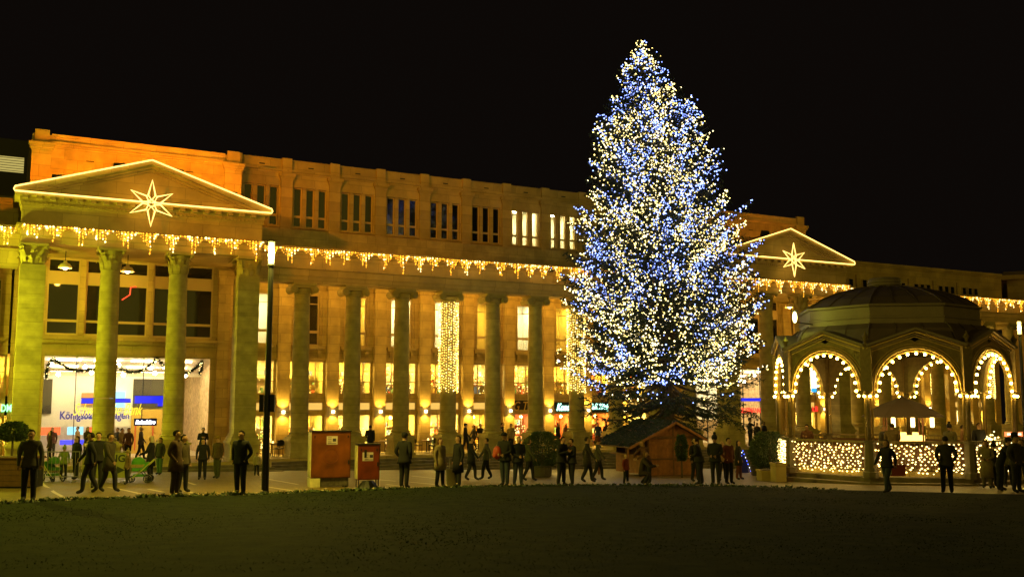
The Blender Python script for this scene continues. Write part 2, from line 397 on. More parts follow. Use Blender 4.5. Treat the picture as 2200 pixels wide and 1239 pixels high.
def corinthian(square, h0=9.68, h1=10.86):
    mb = MB(); H = h1 - h0
    if square: mb.box(-.57, .57, -.57, .57, h0, h0 + .08); mb.box(-.50, .50, -.50, .50, h0 + .08, h1 - .18)
    else: mb.lathe([(.45, h0), (.48, h0 + .04), (.43, h0 + .08), (.40, h0 + .4), (.46, h0 + .8), (.58, h1 - .18)], 20)
    def leaf(a, r, z, hh, w):
        ca, sa = math.cos(a), math.sin(a); c = Vector((ca, sa, 0)); t = Vector((-sa, ca, 0)); prof = [(0, 0), (.03, .35), (.05, .7), (.14, .95), (.23, .92), (.24, .80)]
        L = []
        for q, (o, f) in enumerate(prof):
            ww = w * (1, 1.15, 1.1, .85, .6, .3)[q]; b = c * (r + o) + Vector((0, 0, z + hh * f)); L.append((b - t * ww, b + c * .025, b + t * ww))
        for q in range(len(L) - 1):
            A, B = L[q], L[q + 1]; mb.poly([A[0], A[1], B[1], B[0]]); mb.poly([A[1], A[2], B[2], B[1]])
    def rad(a, r): return r / max(abs(math.cos(a)), abs(math.sin(a))) if square else r
    for i in range(8): leaf(i * math.pi / 4 + .39, rad(i * math.pi / 4 + .39, .46), h0 + .06, .46, .15)
    for i in range(8): leaf(i * math.pi / 4, rad(i * math.pi / 4, .46), h0 + .2, .62, .15)
    for i in range(4):
        a = i * math.pi / 2 + math.pi / 4; leaf(a, rad(a, .50) if not square else .70, h0 + .45, .56, .13)
        mb.ball((math.cos(a) * .78, math.sin(a) * .78, h1 - .25), .10, 8, 5)
    mb.box(-.66, .66, -.66, .66, h1 - .17, h1 - .07); mb.box(-.62, .62, -.62, .62, h1 - .07, h1)
    return mb.mesh('capital', DRUM)
def base_round(r): return MB().box(-r - .16, r + .16, -r - .16, r + .16, 1.02, 1.13).lathe([(r + .12, 1.13), (r + .15, 1.19), (r + .12, 1.25), (r + .05, 1.28), (r + .04, 1.32), (r + .09, 1.35), (r + .09, 1.38), (r + .02, 1.42)], 24).mesh('base', DRUM)
def base_square(): return MB().box(-.74, .74, -.74, .74, 1.02, 1.14).box(-.70, .70, -.70, .70, 1.14, 1.28).box(-.63, .63, -.63, .63, 1.28, 1.42).mesh('base', DRUM)
def pedestal(w): return MB().box(-w, w, -w, w, -.02, .14).box(-w + .06, w - .06, -w + .06, w - .06, .14, .90).box(-w - .02, w + .02, -w - .02, w + .02, .90, 1.02).mesh('pedestal', DRUM)
D_ION = drum_meshes(.50, .43, 1.42, 9.13, 8); D_COR = drum_meshes(.53, .46, 1.42, 9.68, 9)
D_SQ = []
for i in range(12):
    z0, z1 = 1.42 + i * (8.26 / 12), 1.42 + (i + 1) * (8.26 / 12); D_SQ.append(MB().box(-.57, .57, -.57, .57, z0 + .004, z1 - .004).mesh('block', DRUM))
CAP_I, CAP_C, CAP_S = ionic(), corinthian(False), corinthian(True)
BR, BRC, BS, PED, PEDL = base_round(.50), base_round(.53), base_square(), pedestal(.70), pedestal(.80)
def column(s, d, kind):
    c = obj('column', {'i': PED, 'c': PEDL, 's': PEDL}[kind], BLD, (s, d, 0))
    if kind == 's': c.name = 'corner_pillar'
    for me in {'i': D_ION, 'c': D_COR, 's': D_SQ}[kind]:
        o = obj('block' if kind == 's' else 'drum', me, c)
    obj('base', {'i': BR, 'c': BRC, 's': BS}[kind], c); obj('capital', {'i': CAP_I, 'c': CAP_C, 's': CAP_S}[kind], c)
for s in COLS + RW + LW: column(s, 0, 'i')
for p in (LP, RP):
    for q, k in ((-5.24, 's'), (-1.67, 'c'), (1.67, 'c'), (5.24, 's')): column(p + q, -1.5, k)

# floor of the colonnade and its steps ------------------------------
SL, SR = -34.0, 57.9
part(MB().box(SL, SR, -1.0, 9.0, -3.0, -.004), 'arcade_floor', STONE2)
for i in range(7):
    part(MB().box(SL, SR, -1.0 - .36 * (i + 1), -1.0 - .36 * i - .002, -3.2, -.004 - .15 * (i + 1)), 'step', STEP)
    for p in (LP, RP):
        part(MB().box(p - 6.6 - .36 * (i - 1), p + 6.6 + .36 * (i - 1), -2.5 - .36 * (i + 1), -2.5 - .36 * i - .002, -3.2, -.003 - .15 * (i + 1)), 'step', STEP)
for p in (LP, RP): part(MB().box(p - 6.6, p + 6.6, -2.498, -1.002, -3.1, -.002), 'portico_floor', STONE2)

# entablature -------------------------------------------------------
def entablature(s0, s1):
    part(MB().box(s0, s1, -.55, .55, 9.78, 10.16).box(s0, s1, -.59, .55, 10.162, 10.56), 'architrave', STONE2)
    part(MB().box(s0, s1, -.66, .55, 10.562, 10.66).box(s0, s1, -.53, .55, 10.662, 11.40), 'frieze', STONE2)
    part(MB().box(s0, s1, -.68, .6, 11.402, 11.52).box(s0, s1, -.95, .8, 11.522, 11.66).box(s0, s1, -1.02, .8, 11.662, 11.78), 'cornice', STONE2)
    part(MB().box(s0, s1, .552, 9, 10.70, 10.90), 'arcade_ceiling', STONE2)
for a, b in ((SL, LP - 5.86), (LP + 5.86, RP - 5.86), (RP + 5.86, SR)): entablature(a, b)
for p in (LP, RP): part(MB().box(p - 5.86, p + 5.86, -.4, 9, 10.96, 11.15), 'arcade_ceiling', STONE2)
# string of blocks above the main cornice
def blocking(s0, s1, ztop, d=1.55):
    n = max(1, round((s1 - s0) / 1.5)); w = (s1 - s0) / n; rows = 2; h = (ztop - 11.78) / rows
    for r_ in range(rows):
        off = (r_ % 2) * w * .5; x = s0
        edges = sorted(set([s0] + [s0 + off + w * i for i in range(n + 1) if s0 < s0 + off + w * i < s1] + [s1]))
        for a, b in zip(edges, edges[1:]):
            j = rng.uniform(0, .008); part(MB().box(a + .003, b - .003, d - j, d + .6, 11.78 + h * r_ + .002, 11.78 + h * (r_ + 1) - .002), 'stone_block', STONE)
blocking(LP + 5.5, RP - 5.5, 13.15)
part(MB().box(SL, LP - 5.5, 1.5, 2.3, 11.78, 12.3), 'ledge', STONE2); part(MB().box(RP + 5.5, SR, 1.5, 2.3, 11.78, 12.0), 'ledge', STONE2)
part(MB().box(LP + 5.5, RP - 5.5, 2.15, 4.0, 12.9, 13.1), 'ledge', STONE2)

# attic of the middle range -----------------------------------------
AD = 4.0; AB = [S0 + P * k for k in range(-1, 11)]
def window_frame(w, z0, z1, bars, d, t=.07, dep=.12):
    mb = MB(); mb.box(-w, -w + t, d, d + dep, z0, z1).box(w - t, w, d, d + dep, z0, z1).box(-w + t, w - t, d, d + dep, z0, z0 + t).box(-w + t, w - t, d, d + dep, z1 - t, z1)
    for zb, th in bars: mb.box(-w + t, w - t, d + .01, d + dep, zb, zb + th)
    return mb
ATT_F = window_frame(.27, 13.75, 16.2, [(14.35, .13)], AD + .14).mesh('window', FRAME)
ATT_P = MB().box(-.205, .205, AD + .20, AD + .21, 13.8, 16.15).mesh('pane', DGLASS)
ATT_G = MB().box(-.205, .205, AD + .20, AD + .21, 13.8, 16.15).mesh('pane', GLASS)
def attic_bay_mesh():
    mb = MB(); h = P / 2 - .36; e = [-h, -.78 - .27, -.78 + .27, -.27, .27, .78 - .27, .78 + .27, h]
    mb.box(-h, h, AD, AD + .5, 13.1, 13.748).box(-h, h, AD, AD + .5, 16.202, 17.0)
    for a, b in ((0, 1), (2, 3), (4, 5), (6, 7)): mb.box(e[a], e[b], AD + .002, AD + .5, 13.75, 16.2)
    mb.box(-1.12, 1.12, AD - .06, AD, 16.202, 16.32); mb.box(-1.16, 1.16, AD - .10, AD, 13.62, 13.748)
    mb.box(-.12, .12, AD - .012, AD, 16.74, 16.78)
    return mb.mesh('attic_wall', STONE2)
def attic_pilaster_mesh():
    mb = MB(); mb.box(-.358, .358, AD - .14, AD + .4, 13.1, 16.55)
    for i, (o, z0, z1) in enumerate(((.03, 16.55, 16.66), (.08, 16.66, 16.80), (.15, 16.80, 16.98))): mb.box(-.358 - o, .358 + o, AD - .14 - o, AD + .4, z0, z1)
    mb.box(-.30, .30, AD - .13, AD + .4, 16.98, 17.95)
    return mb.mesh('attic_pilaster', STONE2)
ABM, APM = attic_bay_mesh(), attic_pilaster_mesh()
for k, s in enumerate(AB):
    if s < LP + 5.2 or s > RP - 5.0: continue
    inst('attic_pilaster', APM, (s, 0, 0))
ROOMM = {}
def room(c, w, z0, z1, d0, dep, wall, lamp, lampw=.5, name='lit_room', floor=None, parent=None):
    key = (round(w, 2), round(z0, 2), round(z1, 2), d0, dep, wall.name)
    if key not in ROOMM:
        mb = MB()
        mb.poly([(-w, d0, z0), (w, d0, z0), (w, d0 + dep, z0), (-w, d0 + dep, z0)], 1); mb.poly([(-w, d0, z1), (-w, d0 + dep, z1), (w, d0 + dep, z1), (w, d0, z1)])
        mb.poly([(-w, d0, z0), (-w, d0 + dep, z0), (-w, d0 + dep, z1), (-w, d0, z1)]); mb.poly([(w, d0, z0), (w, d0, z1), (w, d0 + dep, z1), (w, d0 + dep, z0)])
        mb.poly([(-w, d0 + dep, z0), (w, d0 + dep, z0), (w, d0 + dep, z1), (-w, d0 + dep, z1)])
        ROOMM[key] = mb.mesh(name, [wall, floor or INTF])
    r = inst(name, ROOMM[key], (c, 0, 0), parent)
    if lamp: obj('ceiling_lamp', MB().box(-w * lampw, w * lampw, d0 + dep * .3, d0 + dep * .62, z1 - .07, z1 - .03).mesh('ceiling_lamp', lamp), r)
    return r
for k in range(-1, 10):
    s = S0 + P * k; c = s + P / 2
    if c < LP + 5.4 or c > RP - 5.6: continue
    inst('attic_wall', ABM, (c, 0, 0))
    lit = k in (5, 6)
    for q in (-.78, 0, .78):
        f = inst('window', ATT_F, (c + q, 0, 0)); obj('pane', ATT_G if lit else ATT_P, f)
    if lit: room(c, 1.3, 13.4, 16.5, AD + .5, 2.6, WHITEW, CEIL)
# parapet between the pilaster tops
part(MB().box(LP + 5.2, RP - 5.2, AD - .05, AD + .4, 17.0, 17.12).box(LP + 5.2, RP - 5.2, AD - .16, AD + .4, 17.122, 17.24).box(LP + 5.2, RP - 5.2, AD + .02, AD + .4, 17.242, 17.80).box(LP + 5.2, RP - 5.2, AD - .03, AD + .45, 17.802, 17.89), 'parapet', STONE2)
for k in range(-1, 10):
    c = S0 + P * (k + .5)
    if LP + 5.4 < c < RP - 5.6: part(MB().box(c - .17, c + .17, AD + .006, AD + .019, 17.46, 17.53), 'vent_slot', DARKF)
part(MB().box(LP - 5, RP + 5, AD + .5, AD + 12, 17.3, 17.5), 'roof_deck', ROOF)

# towers behind the pediments ---------------------------------------
def tower(p):
    d = 1.7; a, b = p - 5.48, p + 5.48; z0, z1 = 11.78, 16.62
    part(MB().box(a + .02, b - .02, d + .02, 8, 11.5, 17.2), 'tower_core', STONE2)
    for e in (a, b - .95):                               # corner strips
        part(MB().box(e, e + .95, d - .13, d + .03, z0, 16.30), 'corner_strip', STONE2)
        part(MB().box(e - .03, e + .98, d - .18, d + .03, 16.302, 16.40).box(e - .10, e + 1.05, d - .26, d + .03, 16.402, 16.56).box(e - .16, e + 1.11, d - .32, d + .03, 16.562, 16.72).box(e + .12, e + .83, d - .12, d + .03, 16.722, 17.42), 'corner_cap', STONE2)
    rows = 7; h = (16.60 - z0) / rows
    for r_ in range(rows):
        x = a + .953; w = 1.55; x1 = b - .953; e = [x]
        t = x + (w * .5 if r_ % 2 else w)
        while t < x1 - .3: e.append(t); t += w * rng.uniform(.8, 1.15)
        e.append(x1)
        for u0, u1 in zip(e, e[1:]): part(MB().box(u0 + .004, u1 - .004, d - rng.uniform(0, .012), d + .03, z0 + h * r_ + .003, z0 + h * (r_ + 1) - .003), 'stone_block', STONE)
    part(MB().box(a + .96, b - .96, d - .07, d + .03, 16.602, 16.70).box(a + .96, b - .96, d - .20, d + .03, 16.702, 16.84).box(a + .95, b - .95, d - .04, d + .03, 16.842, 17.14).box(a + .95, b - .95, d - .09, d + .03, 17.142, 17.25), 'parapet', STONE2)
    for q in (-2.6, 0, 2.6): part(MB().box(p + q - .2, p + q + .2, d - .022, d - .013, 15.95, 16.0), 'vent_slot', DARKF)
for p in (LP, RP): tower(p)

# porticos ----------------------------------------------------------
def portico(p):
    e = 5.86
    def bb(mb, x, d0, d1, z0, z1): mb.box(p - x, p + x, d0, d1, z0, z1); return mb
    m = MB(); bb(m, e - .02, -2.02, -.98, 10.862, 11.2); bb(m, e + .02, -2.06, -.98, 11.202, 11.5)
    m.box(p - e + .02, p - e + 1.0, -.978, 1.5, 10.862, 11.5).box(p + e - 1.0, p + e - .02, -.978, 1.5, 10.862, 11.5); part(m, 'architrave', STONE2)
    m = MB(); bb(m, e + .14, -2.2, 1.6, 11.502, 11.62); bb(m, e + .22, -2.28, 1.6, 11.622, 11.74); part(m, 'string_course', STONE2)
    part(bb(MB(), e, -2.02, 1.65, 11.742, 12.62), 'frieze', STONE2)
    m = MB(); bb(m, e + .05, -2.08, 1.65, 12.622, 12.70); part(m, 'moulding', STONE2)
    part(bb(MB(), e + .06, -2.09, 1.65, 12.702, 12.84), 'dentil_course', STONE2)
    den = MB().box(-.055, .055, -2.16, -2.091, 12.72, 12.83).mesh('dentil', STONE2)
    x = -e + .05
    while x < e: inst('dentil', den, (p + x, 0, 0)); x += .20
    part(bb(MB(), e + .10, -2.14, 1.65, 12.842, 12.93), 'moulding', STONE2)
    mod = MB().box(-.13, .13, -2.42, -2.139, 12.95, 13.10).mesh('bracket', STONE2)
    x = -e + .1
    while x < e: inst('bracket', mod, (p + x, 0, 0)); x += .615
    m = MB(); bb(m, e + .12, -2.138, 1.65, 12.932, 13.10); bb(m, e + .34, -2.46, 1.65, 13.102, 13.26); part(m, 'cornice', STONE2)
    X = e + .36; z0, za = 13.262, 15.42; t = .42
    # tympanum, sloping cornices, gable roof
    part(MB().prism([(p - X + .9, z0), (p + X - .9, z0), (p, za - .42)], -1.93, -1.5), 'tympanum', STONE2)
    sl = (za - z0 - .16) / X
    for sg in (-1, 1):
        for o, lo, hi, dd in ((0, 0, .16, -2.46), (.0, .162, .33, -2.22), (.0, .332, .47, -2.05)):
            part(MB().prism([(p + sg * X, z0 + .16 - lo * .35 if lo else z0 + .16), (p + sg * .0, za - lo), (p, za - hi), (p + sg * (X - (hi) / sl * .72), z0 + .002), (p + sg * X, z0 + .002)] if not lo else
                            [(p + sg * (X - lo / sl * .72), z0 + .004), (p, za - lo), (p, za - hi), (p + sg * (X - hi / sl * .72), z0 + .004)], dd, -1.48), 'sloping_cornice', STONE2)
    for sg in (-1, 1): part(MB().prism([(p + sg * X, z0 + .14), (p, za - .03), (p, za - .12), (p + sg * X, z0 + .04)], -1.47, 1.68), 'gable_roof', ROOF)
    # outline of rope light and the star
    rp = MB(); dd = -2.53
    q = [(-X - .04, z0 - .02), (-X - .06, z0 + .19)] ; pts = [(-X - .02, dd, z0 - .03), (-X - .06, dd, z0 + .06), (-X - .02, dd, z0 + .19), (0, dd, za + .03), (X + .02, dd, z0 + .19), (X + .06, dd, z0 + .06), (X + .02, dd, z0 - .03)]
    rp.tube(pts, .042, 6, closed=True)
    return rp, X
for p, nme in ((LP, 'above the wide shopping passage entrance'), (RP, 'behind the fir tree and the pavilion')):
    rp, X = portico(p)
    on = on_facade(rp, 'rope_light', ROPE, p, 0, 0, True); tag(on, 'warm rope light outlining the pediment ' + nme, 'rope light', 'rope lights on the pediments')
    st = thing('star_light', 'six pointed glowing star hanging on the pediment ' + nme, 'star', bw(p + .02, -2.72, 13.16), BANG, 'glowing stars on the pediments')
    for i in range(6):
        a = math.pi / 2 + i * math.pi / 3; big = 1.2 if i % 3 == 0 else 1.17
        q = lambda r, t: (math.cos(t) * r, 0, math.sin(t) * r)
        MB().tube([q(.17, a), q(.44, a - .42), q(big, a), q(.44, a + .42)], .042, 6, closed=True).build('ray', ROPE, st)
    MB().tube([(math.cos(t) * .17, .03, math.sin(t) * .17) for t in [math.pi * i / 6 for i in range(12)]], .03, 5, closed=True).build('ring', ROPE, st)
    MB().tube([(0, .05, -.9), (0, .05, 1.0)], .012, 5).bar((0, .05, 0), (0, .75, 0), .03).build('hanger', DARKF, st)

# arcade wall with shop fronts --------------------------------------
WD = 3.9
def pilaster_mesh():
    mb = MB(); mb.box(-.38, .38, 3.5, WD + .3, 0, 9.9)
    mb.box(-.42, .42, 3.46, WD + .3, 0, .5); mb.box(-.43, .43, 3.45, WD + .3, 9.902, 10.2); mb.box(-.50, .50, 3.38, WD + .3, 10.202, 10.45)
    return mb.mesh('wall_pilaster', STONE)
def bay_mesh():
    h = P / 2 - .38; mb = MB()
    mb.box(-h, h, WD, WD + .4, 9.62, 10.7); mb.box(-h, -.72, WD, WD + .4, 6.5, 9.62).box(.72, h, WD, WD + .4, 6.5, 9.62)
    mb.box(-h, -.88, WD - .10, WD, 6.5, 9.85).box(.88, h, WD - .10, WD, 6.5, 9.85).box(-.88, .88, WD - .10, WD, 9.72, 9.85)
    mb.box(-h, h, WD, WD + .4, 5.56, 6.5); mb.box(-h, h, WD, WD + .4, 3.07, 3.55); mb.box(-h, h, WD - .06, WD + .4, 2.30, 2.53)
    mb.box(-h, -h + .06, WD + .02, WD + .4, 0, 5.56).box(h - .06, h, WD + .02, WD + .4, 0, 5.56)
    return mb.mesh('bay_wall', STONE)
def sill_mesh():
    mb = MB(); mb.box(-1.0, 1.0, WD - .24, WD, 6.32, 6.46).box(-.94, .94, WD - .16, WD, 6.22, 6.32)
    for sg in (-1, 1): mb.prism([(sg * .62, 5.86), (sg * .62, 6.22), (sg * .80, 6.22), (sg * .80, 5.86)], WD - .10, WD).box(min(sg*.61, sg*.81), max(sg*.61, sg*.81), WD - .17, WD - .1, 6.02, 6.22)
    return mb.mesh('sill', STONE2)
def ledge_mesh(): h = P / 2 - .38; return MB().box(-h, h, WD - .16, WD, 5.60, 5.70).box(-h, h, WD - .10, WD, 5.56, 5.60).mesh('ledge', STONE2)
PIL, BAY, SILL, LEDGE = pilaster_mesh(), bay_mesh(), sill_mesh(), ledge_mesh()
UPF = window_frame(.72, 6.5, 9.62, [(7.25, .16), (9.02, .05)], WD + .12, .08).mesh('window', FRAME)
UPP = {k: MB().box(-.64, .64, WD + .18, WD + .19, 6.58, 9.54).mesh('pane', m) for k, m in (('d', DGLASS), ('g', GLASS))}
MZ = P / 2 - .44
mzf = window_frame(MZ, 3.55, 5.56, [(4.28, .06)], WD + .10, .06); mzf.box(-.035, .035, WD + .11, WD + .21, 3.61, 5.5).box(-MZ * .55 - .02, -MZ * .55 + .02, WD + .11, WD + .2, 3.61, 5.5).box(MZ * .52 - .02, MZ * .52 + .02, WD + .11, WD + .2, 3.61, 5.5).box(-MZ + .06, MZ - .06, WD + .115, WD + .2, 4.95, 4.98)
MZF = mzf.mesh('window', FRAME); MZP = MB().box(-MZ + .06, MZ - .06, WD + .16, WD + .17, 3.61, 5.5).mesh('pane', GLASS)
trf = window_frame(MZ, 2.53, 3.07, [], WD + .08, .06); trf.box(-.05, .05, WD + .09, WD + .18, 2.58, 3.02)
TRF = trf.mesh('transom', FRAME)
TRP = {k: MB().box(-MZ + .06, MZ - .06, WD + .12, WD + .13, 2.59, 3.01).mesh('pane', m) for k, m in
       (('w', emit('transom_glow', (1.0, .58, .11), .75)), ('k', mat('dark_fascia', (.02, .015, .01), .4)), ('d', mat('green_fascia', (.004, .02, .018), .4)))}
shf = window_frame(MZ, .02, 2.3, [], WD + .08, .06); shf.box(.30, .36, WD + .09, WD + .17, .08, 2.24).box(-.45, -.41, WD + .09, WD + .17, .08, 2.24)
SHF = shf.mesh('shop_front', FRAME); SHP = MB().box(-MZ + .06, MZ - .06, WD + .12, WD + .13, .08, 2.24).mesh('pane', GLASS)

def sconce(s, label):
    t = thing('wall_lamp', label, 'wall lamp', bw(s, 3.5, 2.47), BANG, 'up and down lamps on the arcade pilasters')
    MB().lathe([(.03, -.012), (.30, -.010), (.32, .0), (.30, .010), (.03, .012)], 16, 0, -.20).box(-.05, .05, -.1, 0, -.03, .03).build('shade', DARKF, t)
    MB().ball((0, -.15, .05), .11, 10, 6, sz=.35).build('bulb', SCON, t, smooth=True); MB().ball((0, -.15, -.05), .11, 10, 6, sz=.35).build('bulb', SCON, t, smooth=True)
    spot(t, (0, -.20, .10), (math.pi + .06, 0, 0), 210, (1, .58, .09), R(128), .8, .05); spot(t, (0, -.42, .10), (math.pi + .06, 0, 0), 800, (1, .54, .07), R(34), .9, .05); spot(t, (0, -.20, -.10), (-.06, 0, 0), 210, (1, .58, .09), R(128), .8, .05)
rs = random.Random(11)
GOODS = [mat('goods_%d' % i, c, .5) for i, c in enumerate([(.6,.12,.05),(.75,.55,.15),(.12,.25,.12),(.7,.65,.55),(.25,.12,.08),(.1,.15,.4),(.8,.4,.1)])]
def goods(c, w, z0, z1, d0, d1, dens, parent=BLD, shelf=True):
    mb = MB(); n = 3
    for i in range(n):
        z = z0 + (z1 - z0) * (i + .15) / n; mb.box(-w, w, d1 - .35, d1, z - .04, z, 4)
        x = -w + .03
        while x < w - .1:
            b = rs.uniform(.07, .22); h = rs.uniform(.12, (z1 - z0) / n * .8)
            if rs.random() < dens: mb.box(x, x + b, d1 - .3, d1 - .05, z, z + h, rs.randrange(7))
            x += b + rs.uniform(.01, .05)
    for _ in range(int(5 * dens)):
        x = rs.uniform(-w, w - .3); d = rs.uniform(d0, d1 - .6); h = rs.uniform(.4, 1.1)
        mb.box(x, x + rs.uniform(.2, .5), d, d + rs.uniform(.2, .4), z0, z0 + h * .6, rs.randrange(7)); mb.ball((x + .15, d + .15, z0 + h * .6 + .12), .14, 8, 5, rs.randrange(7))
    return tag(mb.build('merchandise', GOODS, parent, (c, 0, 0)), kind='stuff')
def fairy(c, w, z0, z1, d0, d1, n, mats=None, r=.03):
    mb = MB()
    for _ in range(n): mb.octa((rs.uniform(-w, w), rs.uniform(d0, d1), z0 + (z1 - z0) * rs.random() ** .9), rs.uniform(.7, 1.35) * r, rs.randrange(2))
    return mb.build('display_lights', mats or [WARM, WARM2], BLD, (c, 0, 0)), mb
YROOM = mat('yellow_room_wall', (.75, .60, .22), .9)
RROOM = mat('red_room_wall', (.55, .16, .07), .9)
ORD = ['first', 'second', 'third', 'fourth', 'fifth', 'sixth', 'seventh', 'eighth', 'ninth', 'tenth', 'eleventh', 'twelfth']
pil_s = COLS + RW + LW
for s in pil_s: inst('wall_pilaster', PIL, (s, 0, 0))
for i, s in enumerate(COLS): sconce(s, 'round up and down lamp on the %s arcade pilaster from the passage entrance' % ORD[i])
for i, s in enumerate(RW[:5]): sconce(s, 'round up and down lamp on the %s arcade pilaster beyond the far portico' % ORD[i])
bays = [(a + P / 2, 'm', k) for k, a in enumerate(COLS[:-1])] + [(COLS[0] - P / 2, 'm', -1), (COLS[-1] + P / 2 - .2, 'm', 9)] + [(a + P / 2, 'r', k) for k, a in enumerate(RW[:-1])] + [(RW[0] - P / 2, 'r', -1)] + [(LW[0] + P / 2, 'l', 0), (LW[0] - P / 2, 'l', 1)]
for c, wing, k in bays:
    inst('bay_wall', BAY, (c, 0, 0)); inst('ledge', LEDGE, (c, 0, 0))
    f = inst('window', UPF, (c, 0, 0)); obj('sill', SILL, f)
    up = {('m', -1): 1, ('m', 0): 0, ('m', 1): 2, ('m', 2): 1, ('m', 3): 1, ('m', 4): 2, ('m', 5): 1, ('m', 6): 2, ('m', 7): 0, ('m', 8): 0}.get((wing, k), 0)
    obj('pane', UPP['g'], f)
    if up == 1: room(c, 1.3, 6.2, 9.9, WD + .4, 2.6, WHITEW, CEIL, .6)
    elif up == 2: room(c, 1.3, 6.2, 9.9, WD + .4, 2.6, YROOM, CEILY, .3)
    else: room(c, 1.3, 6.2, 9.9, WD + .4, 2.2, GREYROOM, None)
    f = inst('window', MZF, (c, 0, 0)); obj('pane', MZP, f)
    room(c, 1.5, 3.4, 5.65, WD + .4, 2.2, YROOM if k % 3 != 2 else PLASTER, CEILY if k not in (4,) else CEIL, .5)
    if (wing, k) in (('m', 2), ('m', 3), ('m', 4), ('m', 5)) or wing == 'r': fairy(c, 1.1, 3.6, 5.5, WD + .3, WD + .7, 75, r=.038); goods(c, 1.2, 3.5, 5.3, WD + .8, WD + 2.2, .8)
    else: fairy(c, 1.1, 3.6, 5.5, WD + .3, WD + .7, 26 if k in (1, 6) else 8); goods(c, 1.2, 3.5, 5.2, WD + 1.0, WD + 2.4, .35)
    f = inst('transom', TRF, (c, 0, 0)); obj('pane', TRP['d' if (wing, k) in (('m', 6), ('m', 7)) else 'k' if (wing, k) == ('m', 5) else 'w'], f)
    f = inst('shop_front', SHF, (c, 0, 0)); obj('pane', SHP, f)
    room(c, 1.5, 0, 2.35, WD + .4, 3.0, RROOM if (wing, k) in (('m', 5), ('m', 6), ('m', 7)) else PLASTER if k % 2 else YROOM, CEIL if k in (5,) else CEILY, .55)
    goods(c, 1.25, .1, 2.0, WD + .7, WD + 3.2, .85)
    if wing == 'm' and k < 6: fairy(c, 1.2, .25, 1.6, WD + .3, WD + 1.0, (110, 50, 45, 60, 70, 50, 40)[k + 1], r=.04)
    obj('hanging_globe', MB().ball((rs.uniform(-.6, .6), WD + 1.0, 2.05), .10, 10, 6).mesh('hanging_globe', GLOBE), BLD, (c, 0, 0))

# portico back walls ------------------------------------------------
def portico_wall(p, lit_entry):
    W5 = [(-4.28, -2.63), (-2.33, -.98), (-.70, .95), (1.22, 2.62), (2.98, 4.57)]
    def wallbox(a, b, z0, z1, d=WD): part(MB().box(p + a, p + b, d, d + .4, z0, z1), 'portico_wall', STONE2)
    wallbox(-5.9, -4.28, 0, 11); wallbox(4.57, 5.9, 0, 11)
    for a, b in zip(W5, W5[1:]): wallbox(a[1], b[0], 6.72, 10.92, WD - .05)
    wallbox(-4.28, 4.57, 10.92, 11.1); wallbox(-4.28, 4.57, 5.55, 6.2)
    part(MB().box(p - 5.2, p + 5.2, WD - .35, WD - .002, 6.45, 6.60).box(p - 5.1, p + 5.1, WD - .22, WD - .002, 6.25, 6.448).box(p - 4.7, p + 5.0, WD + .002, WD + .4, 6.202, 6.715), 'ledge', STONE2)
    for e in (-4.9, 5.2):                                # pilasters beside the entrance
        part(MB().box(p + e - .35, p + e + .35, WD - .25, WD - .001, 0, 10.3).box(p + e - .42, p + e + .42, WD - .32, WD - .001, 10.302, 10.75).box(p + e - .42, p + e + .42, WD - .30, WD - .001, 0, 1.1), 'wall_pilaster', STONE)
    for a, b in W5:
        w = (b - a) / 2; f = part(window_frame(w, 6.72, 10.92, [(7.42, .14), (9.50, .72)], WD + .06, .09), 'window', FRAME, (p + (a + b) / 2, 0, 0))
        MB().box(-w + .09, w - .09, WD + .12, WD + .13, 6.8, 10.84).build('pane', DGLASS, f)
    # frame of the big opening
    part(MB().box(p - 4.35, p - 4.22, WD - .08, WD - .003, 0, 5.68).box(p + 4.5, p + 4.63, WD - .08, WD - .003, 0, 5.68).box(p - 4.35, p + 4.63, WD - .09, WD - .004, 5.68, 5.80), 'architrave_frame', STONE2)
    for q in (-2.6, -.9, .9, 2.6): part(MB().box(p + q - .02, p + q + .02, WD + .16, WD + .22, 0, 5.55), 'mullion', DARKF)
    part(MB().box(p - 4.2, p + 4.5, WD + .19, WD + .195, 0, 5.55), 'pane', GLASS)
portico_wall(LP, True); portico_wall(RP, True)
